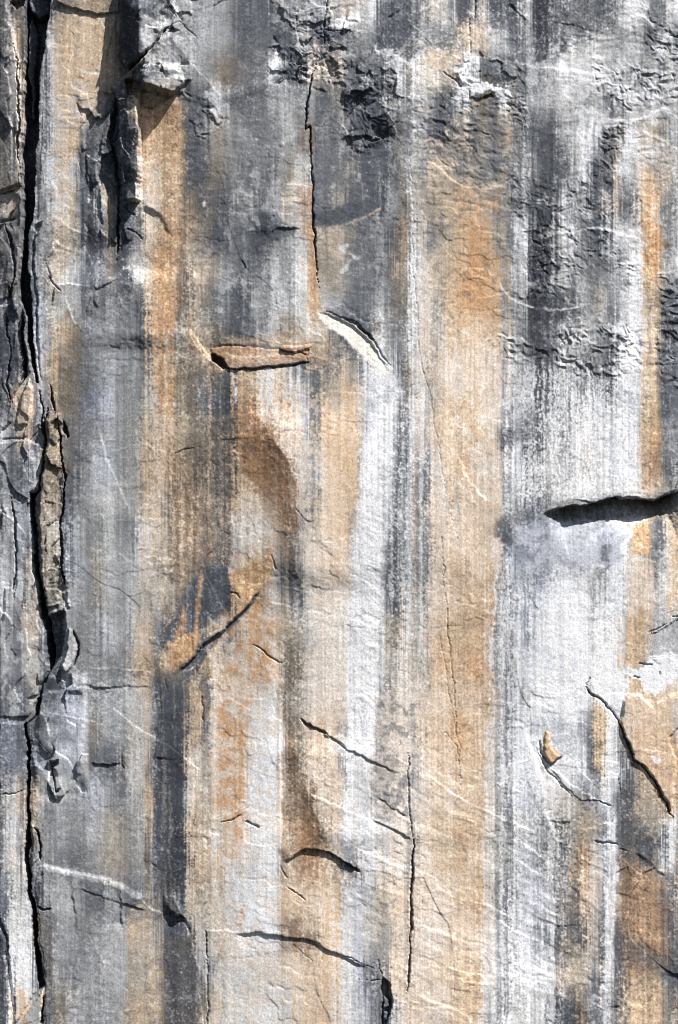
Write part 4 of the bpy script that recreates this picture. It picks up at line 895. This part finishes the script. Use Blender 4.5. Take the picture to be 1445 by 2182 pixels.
crack([(1270, 1702), (1300, 1716)], 3.2, 8)
crack([(1378, 1345), (1400, 1335), (1418, 1328)], 2.5, 6); crack([(1425, 1314), (1445, 1316)], 3, 7)
crack([(1360, 1414), (1375, 1415), (1390, 1420)], 3.2, 8); crack([(1345, 1438), (1362, 1444)], 2.5, 6); crack([(1402, 1440), (1403, 1430)], 2, 5)
crack([(1246, 1457), (1258, 1438)], 2.5, 6)
crack([(1190, 735), (1225, 712), (1222, 712)], 3, 6)
crack([(1420, 80), (1445, 84)], 4, 8)
crack([(628, 2005), (650, 2030), (665, 2040)], 2, 5)
crack([(729, 2030), (760, 2040), (800, 2055)], 3, 8)
crack([(806, 2035), (816, 2070), (830, 2100)], 2.5, 8)
crack([(762, 2080), (812, 2080)], 2.5, 7)
crack([(440, 1975), (442, 2005), (446, 2035)], 3.5, 12)
crack([(444, 2040), (443, 2110), (444, 2182)], 3, 8)
crack([(370, 970), (395, 960), (420, 952)], 2.5, 5); crack([(433, 1185), (455, 1178)], 2, 5)
crack([(575, 1185), (585, 1200), (588, 1215)], 2, 5); crack([(490, 1262), (505, 1265), (510, 1272)], 3, 7); crack([(430, 1478), (432, 1530), (437, 1537)], 3, 6)
crack([(256, 1608), (258, 1625), (264, 1638)], 2.5, 6)
crack([(352, 1442), (358, 1470)], 2, 4)
crack([(365, 22), (388, 58), (420, 88)], 2, 6)
crack([(375, 205), (395, 202), (412, 211)], 3.2, 9)
crack([(452, 20), (470, 12), (485, 4)], 2, 5)
crack([(515, 558), (522, 575), (515, 590)], 2, 4); crack([(690, 70), (720, 75), (745, 70)], 3, 7)
crack([(825, 55), (830, 48), (850, 30), (866, 0)], 3, 5); crack([(760, 155), (790, 120), (815, 70)], 2.5, 4)
crack([(785, 308), (800, 305), (818, 297)], 4, 9)

# stones, slabs and blocks that stand proud of the wall
def stone(pts, h0, gu, gv, rnd, name, label, cat, group=None, parent=None):
    raise_poly(pts, h0, gu, gv, rnd)
    return claim(pts, name, label, cat, group, parent)

stone([(-6, -6), (14, -6), (24, 55), (40, 110), (49, 180), (49, 300), (48, 396), (30, 398), (-6, 408)], 16, .3, 0, 5,
      "rock_pillar", "narrow pale-edged rock pillar left of the black chimney at the top left corner", "rock pillar")
stone([(-6, 414), (28, 406), (47, 404), (50, 480), (46, 540), (38, 605), (18, 638), (-6, 646)], 8, .45, .05, 6,
      "rock_block", "dark grey block left of the chimney, under the horizontal crack", "rock block")
stone([(-6, 652), (20, 645), (38, 618), (44, 660), (45, 740), (48, 815), (34, 850), (28, 900), (-6, 928)], 12, .35, 0, 5,
      "rock_slab", "charcoal slab at the left edge above the orange leaf-shaped flake", "rock slab")
stone([(47, 640), (56, 660), (62, 740), (66, 790), (62, 795), (58, 740), (52, 690)], 20, .2, 0, 3,
      "rock_spike", "thin upright rock spike standing inside the dark chimney", "rock spike")
stone([(63, 800), (69, 825), (67, 870), (60, 904), (40, 906), (36, 888), (46, 845)], 10, .25, 0, 4,
      "rock_flake", "leaf-shaped orange flake at the left edge beside the chimney", "rock flake")
stone([(-6, 942), (58, 934), (88, 945), (86, 990), (76, 1040), (64, 1066), (68, 1150), (74, 1210), (86, 1292), (98, 1372), (106, 1430), (92, 1452), (76, 1500), (60, 1526), (-6, 1530)], 7, .05, 0, 5,
      "rock_slab", "tall grey and white streaked slab left of the long dark slot", "rock slab")
stone([(-6, 1538), (54, 1536), (55, 1650), (57, 1744), (50, 1790), (50, 1840), (57, 1882), (67, 1960), (71, 2012), (75, 2062), (80, 2112), (36, 2176), (28, 2182), (20, 2060), (11, 1990), (-6, 1955)], 6, -.05, 0, 5,
      "rock_slab", "smooth pale slab at the lower left, left of the black slot", "rock slab")
stone([(-6, 1962), (10, 1994), (18, 2062), (26, 2190), (-6, 2190)], 16, .2, 0, 5,
      "rock_wedge", "dark wedge of rock in the bottom left corner", "rock wedge")
stone([(94, 2104), (92, 2150), (86, 2190), (32, 2190), (60, 2148)], 6, .25, 0, 4,
      "rock_chip", "triangular orange and white chip at the foot of the black slot, bottom left", "rock chip")
colm = stone([(102, 875), (120, 878), (130, 940), (135, 1000), (128, 1060), (128, 1190), (140, 1252), (138, 1285), (112, 1296), (98, 1296), (86, 1240), (82, 1150), (80, 1060), (92, 1000), (98, 940)], 10, -.5, 0, 8,
      "rock_column", "cracked brown-grey column between the dark slot and the smooth grey wall", "rock column")
stone([(146, 1336), (157, 1342), (164, 1366), (164, 1396), (155, 1425), (138, 1438), (130, 1420), (140, 1372)], 12, -.4, 0, 6,
      "rock_flake", "curved grey flake beside the lower end of the dark alcove", "rock flake")
stone([(66, 1752), (76, 1765), (82, 1800), (81, 1832), (68, 1850), (66, 1800)], 4, 0, 0, 3,
      "rock_flake", "small tongue of rock between two black cracks at the lower left", "rock flake")
stone([(112, 14), (150, 28), (205, 37), (256, 38), (244, 75), (230, 150), (244, 190), (168, 282), (158, 330), (120, 380), (95, 400), (88, 300), (92, 180), (102, 90)], 1.5, .03, 0, 6,
      "rock_slab", "large smooth tan slab at the top left, right of the chimney", "rock slab")
edge([(262, 175), (300, 138), (320, 116), (352, 76), (390, 52)], 60, 60, 0, 10, 3, .25, True, True)
raise_fn([(262, 6), (330, -6), (365, -6), (388, 54), (352, 74), (322, 114), (276, 160), (258, 130), (256, 70)],
         lambda u, v: np.minimum(60 + 1.1 * (u - 282), 80 - .8 * (u - 304)) + 5 * fbm(40, 50, 2, 4, u, v), 3)
claim([(262, 6), (330, -6), (365, -6), (388, 54), (352, 74), (322, 114), (276, 160), (258, 130), (256, 70)],
      "rock_block", "jutting block with a shade-painted left face at the top left casting a dark shadow on the tan slab", "rock block")
stone([(290, 172), (320, 140), (345, 143), (400, 164), (396, 190), (372, 207), (345, 200), (312, 192)], 32, .0, .4, 5,
      "rock_nose", "white-topped rock nose overhanging the orange streak at the upper left", "rock nose")
slot([(268, 172), (300, 178), (312, 194), (345, 203), (370, 210), (330, 238), (306, 234), (298, 210), (276, 206)], 34, 3)
stone([(176, 290), (240, 206), (246, 240), (236, 296), (222, 332), (212, 392), (192, 400), (182, 345)], 9, .35, 0, 6,
      "rock_wedge", "dark grey pointed wedge hanging under the lower edge of the tan slab", "rock wedge")
stone([(252, 212), (290, 206), (302, 216), (303, 400), (300, 434), (264, 428), (254, 330)], 38, .5, 0, 6,
      "rock_column", "dark streaked column left of the bright orange streak at the upper left", "rock column")
slot([(212, 340), (240, 330), (252, 345), (254, 455), (236, 440), (225, 395), (212, 385)], 12, 5)
edge([(440, 742), (480, 738), (560, 740), (610, 744), (668, 740)], -7, 26, 0, 10, 6, .15)
blk = stone(BLOCK, 3, .0, .09, 3,
      "rock_block", "rust-brown ledge block set in the middle of the wall above white drips", "ledge block")
stone([(596, 745), (604, 735), (642, 739), (668, 738), (664, 748), (634, 752), (612, 751)], 5, 0, .1, 2, "block_cap", None, None, None, blk)
crack([(596, 746), (614, 752), (636, 753), (654, 759), (666, 744)], 3, 8)
crack([(648, 757), (655, 772)], 2.5, 7)
slot([(452, 756), (462, 755), (480, 768), (489, 789), (476, 786), (464, 776), (455, 770)], 40, 2)
crack([(486, 790), (540, 788), (600, 782), (657, 773)], 3.6, 14, .08)
edge([(398, 704), (420, 738), (450, 768), (490, 790)], 2.5, 40, -2, 20, 4, .2)
edge([(412, 716), (440, 752), (470, 778)], 1.2, 20, -1, 12, 3, .2)
stone([(692, 664), (698, 655), (735, 652), (760, 682), (798, 690), (796, 728), (760, 694), (722, 674)], 2.5, 0, .03, 4,
      "rock_flake", "dark broken flake along the upper edge of the pale curved scar", "rock flake")
raise_poly([(677, 668), (692, 667), (722, 678), (760, 703), (790, 731), (812, 763), (830, 796), (812, 796), (788, 776), (752, 738), (715, 707), (688, 690)], -2, -.10, .12, 4)
crack([(735, 684), (772, 708), (798, 732), (812, 752), (820, 768), (832, 778)], 2.8, 10)
edge([(735, 650), (760, 668), (800, 690), (860, 688)], 0, 20, 3, 30, 1.5, .2)
stone([(762, 188), (776, 162), (786, 156), (800, 188), (796, 203), (772, 206), (742, 202)], 5, -.1, .35, 4,
      "rock_boulder", "small dark triangular boulder wedged in the upper wall right of the long crack", "boulder")
edge([(1150, 1096), (1180, 1082), (1215, 1077), (1250, 1074), (1285, 1066), (1304, 1060), (1312, 1058), (1320, 1065), (1350, 1064), (1394, 1065), (1415, 1058), (1450, 1050)],
     -78, 44, 4, 30, 1.5, .16, False, True)
crack([(1426, 1056), (1434, 1040), (1446, 1020)], 4, 10)
stone([(1215, 1062), (1240, 1058), (1275, 1055), (1300, 1051), (1303, 1061), (1288, 1065), (1264, 1074), (1240, 1066)], 3, 0, .1, 5,
      "rock_overhang", "grey rock lip over the left half of the black cleft at the right", "rock overhang")
stone([(1320, 1056), (1370, 1050), (1420, 1042), (1440, 1040), (1440, 1049), (1412, 1055), (1394, 1064), (1370, 1065), (1345, 1061), (1322, 1063)], 4, 0, .15, 4,
      "rock_overhang", "thin dark slab over the right half of the black cleft at the right edge", "rock overhang")
stone([(1156, 1554), (1168, 1553), (1171, 1588), (1190, 1608), (1172, 1624), (1159, 1606)], 5, 0, .05, 3,
      "rock_chip", "small orange L-shaped chip set in the white rock at the lower right", "rock chip")
stone(SLAB, 7, -.02, 0, 6,
      "rock_slab", "smooth tan slab at the right edge bounded by a black zigzag crack", "rock slab")
stone([(1160, 1612), (1172, 1630), (1204, 1660), (1262, 1694), (1298, 1712), (1268, 1702), (1236, 1700), (1192, 1668)], 2, .02, -.02, 3,
      "rock_flake", "long thin grey flake running diagonally below the small orange chip", "rock flake")
stone([(1380, 1346), (1420, 1330), (1452, 1314), (1452, 1424), (1410, 1400), (1382, 1400)], -3, 0, .02, 3,
      "rock_plate", "flat grey plate at the right edge above the tan slab", "rock plate")
slot([(818, 2070), (834, 2090), (837, 2120), (832, 2150), (820, 2182), (812, 2182), (811, 2100)], 26, 3)
stone([(815, 2112), (828, 2122), (830, 2136), (818, 2140), (812, 2126)], 20, 0, 0, 3,
      "rock_chip", "upper small white stone jammed in the short slot at the bottom centre", "rock chip", None)
stone([(816, 2144), (828, 2144), (826, 2164), (818, 2172)], 20, 0, 0, 3,
      "rock_chip", "lower small white stone jammed in the short slot at the bottom centre", "rock chip", None)
stone([(84, 1848), (96, 1840), (160, 1857), (256, 1882), (308, 1914), (330, 1935), (400, 1962), (424, 2040), (426, 2100), (440, 2190), (96, 2190), (96, 2100), (84, 2010), (82, 1950), (74, 1885)], 2, .0, 0, 4,
      "rock_slab", "broad grey slab with a bright upper edge at the lower left", "rock slab")
# dark bulge at the right end of the broad slab
raise_poly([(340, 1900), (372, 1895), (392, 1930), (402, 1955), (372, 1955), (345, 1930)], 9, .1, .15, 12)
edge([(348, 1935), (375, 1958), (402, 1958), (412, 1985)], -8, 40, 0, 30, 3, .15)
# rounded left arris of the main wall along the chimney
edge([(108, 20), (96, 130), (90, 300), (86, 400), (78, 480)], -8, 14, -8, 12, 3, .05)

def part(pts, name, parent):
    return claim(pts, name, None, None, None, parent)
# more loose pieces
claim([(114, -6), (256, -6), (255, 32), (205, 34), (185, 26), (150, 20), (130, 12)],
      "rock_ledge", "rough grey-brown ledge along the top edge of the photo above the tan slab", "rock ledge")
claim([(59, 64), (66, 24), (85, 72), (79, 110), (73, 248), (63, 258), (60, 150)],
      "rock_rib", "dark rib of rock inside the upper end of the black chimney", "rock rib")
claim([(342, 1902), (372, 1896), (391, 1930), (400, 1953), (374, 1954), (348, 1930)],
      "rock_bulge", "dark bulge of rock at the foot of the black drip stain, lower left", "rock bulge")
claim([(68, 1562), (100, 1600), (112, 1630), (114, 1660), (116, 1690), (90, 1732), (72, 1744), (66, 1690), (66, 1600)],
      "rock_slab", "grey tongue-shaped slab right of the black slot, left of the dark notch", "rock slab")
claim([(166, 335), (173, 350), (181, 395), (190, 402), (170, 412), (163, 408), (162, 370)],
      "rock_flake", "small pale flake on the tan slab, left of the dark pointed wedge", "rock flake")
claim([(216, 342), (238, 334), (246, 345), (246, 398), (228, 392), (214, 384)],
      "rock_chip", "dark chip in the shadowed gap beside the dark streaked column", "rock chip")
part([(103, 880), (119, 880), (129, 940), (133, 972), (98, 985), (96, 955), (99, 940)], "upper_block", colm)
part([(96, 990), (133, 978), (134, 1000), (127, 1060), (127, 1120), (82, 1112), (82, 1060), (92, 1005)], "middle_block", colm)
part([(88, 1222), (128, 1205), (139, 1252), (137, 1283), (112, 1294), (99, 1294)], "lower_block", colm)


# ------------------------------------------------------------------ speckle: crystals, lichen and drip marks break up the stains
lum = COL.mean(-1)
n = (0.50 * sp1 + 0.78 * sp2 + 0.80 * sp3 + 0.50 * sp4 + 0.36 * sn2 + 0.22 * sn1 + 0.15 * rip + 0.30 * blot) / 1.22
mid = sstep(0.015, 0.10, lum) * (1 - 0.75 * sstep(0.30, 0.52, lum))
kl = (0.72 * SPK * (0.75 + 0.25 * mid) * sstep(0.45, 0.8, n))[..., None]
kd = (0.74 * SPK * (0.12 + 0.88 * mid) * sstep(0.45, 0.8, -n))[..., None]
LT = np.clip(COL * 1.7 + np.array((0.085, 0.083, 0.08), F), 0, 0.66)
DK = COL * 0.30 + np.array((0.022, 0.0225, 0.025), F)
COL = COL * np.exp(0.17 * np.clip(n, -1.6, 1.6) * SPK)[..., None]
COL = COL * np.exp((0.20 * fbm(4.5, 420, 3, 19, gain=0.8) + 0.10 * fbm(14, 700, 2, 20)) * (0.4 + 0.6 * SPK))[..., None]
COL = COL * (1 - kl - kd) + LT * kl + DK * kd
fk = sstep(1.12, 1.34, fbm(5.2, 4.8, 2, 23) + 0.55 * blot + 0.35 * sp3) * SPK * sstep(0.015, 0.05, lum) * (1 - 0.5 * sstep(0.3, 0.5, lum))
COL = COL * (1 - 0.6 * fk[..., None]) + np.array((0.52, 0.51, 0.49), F) * (0.6 * fk[..., None])
# thin dark runs in the pale drips
run = sstep(0.7, 1.1, fbm(3.4, 70, 3, 0) * 0.75 + 0.45 * sp2 + 0.25 * sp1) * sstep(0.2, 0.4, lum) * SPK
COL = COL * (1 - 0.45 * run[..., None]) + np.array((0.10, 0.10, 0.105), F) * (0.45 * run[..., None])
COL = np.clip(COL, 0.012, 0.72).astype(F)

# ------------------------------------------------------------------ margins beyond the survey
MS = 4
mx = np.arange(150, 0, -MS); my = np.arange(150, 0, -MS)
iu = np.concatenate([mx, np.arange(NX), NX - 1 - mx[::-1]]); iv = np.concatenate([my, np.arange(NY), NY - 1 - my[::-1]])
uu = np.concatenate([-uc[mx], uc, 2 * uc[-1] - uc[NX - 1 - mx[::-1]]]); vv = np.concatenate([-vc[my], vc, 2 * vc[-1] - vc[NY - 1 - my[::-1]]])
HX = HT[np.ix_(iv, iu)]; CX = COL[np.ix_(iv, iu)]
GU, GV = np.meshgrid(uu, vv)
out = np.maximum(np.maximum(-GU, GU - W0), np.maximum(-GV, GV - H0))
HX = HX * (1 - 0.75 * sstep(10, 90, out))
IDX = np.zeros((len(vv) - 1, len(uu) - 1), np.int32)
IDX[len(my):len(my) + NY - 1, len(mx):len(mx) + NX - 1] = ID

# ------------------------------------------------------------------ rock material
def rock_material(name, tint=1.0, grain=1.0):
    m = bpy.data.materials.new(name); m.use_nodes = True
    nt = m.node_tree; N = nt.nodes; L = nt.links
    bs = N["Principled BSDF"]
    bs.inputs["Roughness"].default_value = 0.86
    bs.inputs["Specular IOR Level"].default_value = 0.25
    at = N.new("ShaderNodeAttribute"); at.attribute_name = "stain"
    geo = N.new("ShaderNodeNewGeometry")
    def noise(scale, vec=None, det=3.0, rough=0.6):
        n = N.new("ShaderNodeTexNoise"); n.inputs["Scale"].default_value = scale
        n.inputs["Detail"].default_value = det; n.inputs["Roughness"].default_value = rough
        L.new(vec if vec is not None else geo.outputs["Position"], n.inputs["Vector"])
        return n.outputs["Fac"]
    def ramp(src, lo, hi, a, b):
        r = N.new("ShaderNodeMapRange"); r.inputs[1].default_value = lo; r.inputs[2].default_value = hi
        r.inputs[3].default_value = a; r.inputs[4].default_value = b
        L.new(src, r.inputs[0]); return r.outputs[0]
    def mul(c, f):
        x = N.new("ShaderNodeMix"); x.data_type = 'RGBA'; x.blend_type = 'MULTIPLY'; x.inputs[0].default_value = 1.0
        L.new(c, x.inputs[6]); L.new(f, x.inputs[7]); return x.outputs[2]
    mp = N.new("ShaderNodeMapping"); mp.inputs["Scale"].default_value = (5.0, 1.0, 0.3)
    L.new(geo.outputs["Position"], mp.inputs["Vector"])
    c = mul(at.outputs["Color"], ramp(noise(5.5, det=4, rough=0.75), 0.36, 0.64, 0.75 * tint, 1.25 * tint))
    c = mul(c, ramp(noise(1.0, mp.outputs[0], 3), 0.3, 0.7, 0.95, 1.05))
    L.new(c, bs.inputs["Base Color"])
    bp = N.new("ShaderNodeBump"); bp.inputs["Strength"].default_value = 0.42 * grain; bp.inputs["Distance"].default_value = 0.05
    L.new(noise(9.0, det=5, rough=0.65), bp.inputs["Height"])
    L.new(bp.outputs[0], bs.inputs["Normal"])
    return m

MAT = rock_material("stained_granite")
MAT_FLAKE = rock_material("flake_granite", 1.0, 1.1)

# ------------------------------------------------------------------ build the meshes
GX, GY = len(uu), len(vv)
PX = (GU - W0 / 2) * S; PZ = (H0 / 2 - GV) * S + ZC; PY = -HX * S
P = np.stack([PX, PY, PZ], -1).reshape(-1, 3).astype(F)
CC = np.concatenate([CX, np.ones((GY, GX, 1), F)], -1).reshape(-1, 4).astype(F)

def make_mesh(name, verts, cols, quads, origin):
    me = bpy.data.meshes.new(name)
    nq = len(quads)
    me.vertices.add(len(verts)); me.vertices.foreach_set("co", (verts - origin).astype(F).ravel())
    me.loops.add(nq * 4); me.loops.foreach_set("vertex_index", quads.astype(np.int32).ravel())
    me.polygons.add(nq)
    me.polygons.foreach_set("loop_start", np.arange(0, nq * 4, 4, dtype=np.int32))
    me.polygons.foreach_set("use_smooth", np.ones(nq, bool))
    me.update(calc_edges=True)
    ca = me.color_attributes.new("stain", 'FLOAT_COLOR', 'POINT')
    ca.data.foreach_set("color", cols.astype(F).ravel())
    return me

def piece(name, idn, mat, skirt=30.0):
    jj, ii = np.nonzero(IDX == idn)
    q = np.stack([jj * GX + ii, (jj + 1) * GX + ii, (jj + 1) * GX + ii + 1, jj * GX + ii + 1], 1)
    used, inv = np.unique(q.ravel(), return_inverse=True)
    q = inv.reshape(-1, 4)
    v = P[used]; c = CC[used]
    if idn:
        # close the stone: sides run back into the wall, a back face shuts it
        e = np.concatenate([q[:, [0, 1]], q[:, [1, 2]], q[:, [2, 3]], q[:, [3, 0]]])
        n = len(v)
        key = e[:, 0].astype(np.int64) * n + e[:, 1]; rev = e[:, 1].astype(np.int64) * n + e[:, 0]
        b = e[~np.isin(key, rev)]
        rim = np.unique(b)
        mp = np.full(n, -1); mp[rim] = n + np.arange(len(rim))
        bv = v[rim].copy(); bv[:, 1] = v[:, 1].max() + skirt * S
        q = np.concatenate([q, np.stack([b[:, 1], b[:, 0], mp[b[:, 0]], mp[b[:, 1]]], 1)])
        v = np.concatenate([v, bv]); c = np.concatenate([c, c[rim]])
        o = np.array([v[:, 0].mean(), v[:n, 1].mean(), v[:, 2].min()])
    else:
        o = np.array([0.0, 0.0, ZC - H0 * S / 2])
    me = make_mesh(name, v, c, q, o)
    me.materials.append(mat)
    ob = bpy.data.objects.new(name, me); ob.location = o
    col.objects.link(ob)
    return ob

face = piece("cliff_face", 0, MAT)
face["kind"] = "structure"
BUILT = {}
for n, (name, label, cat, group) in enumerate(THINGS, 1):
    if not (IDX == n).any():
        continue
    ob = piece(name, n, MAT_FLAKE); BUILT[n] = ob
    if n not in PARENT: ob["kind"] = "thing"
    if label and n not in PARENT: ob["label"] = label
    if cat: ob["category"] = cat
    if n not in PARENT and sum(1 for t in THINGS if t[0] == name) > 1: ob["group"] = cat + "s standing proud of the cliff face"
for n, p in PARENT.items():
    if n in BUILT and p in BUILT:
        w = BUILT[n].location - BUILT[p].location
        BUILT[n].parent = BUILT[p]; BUILT[n].location = w
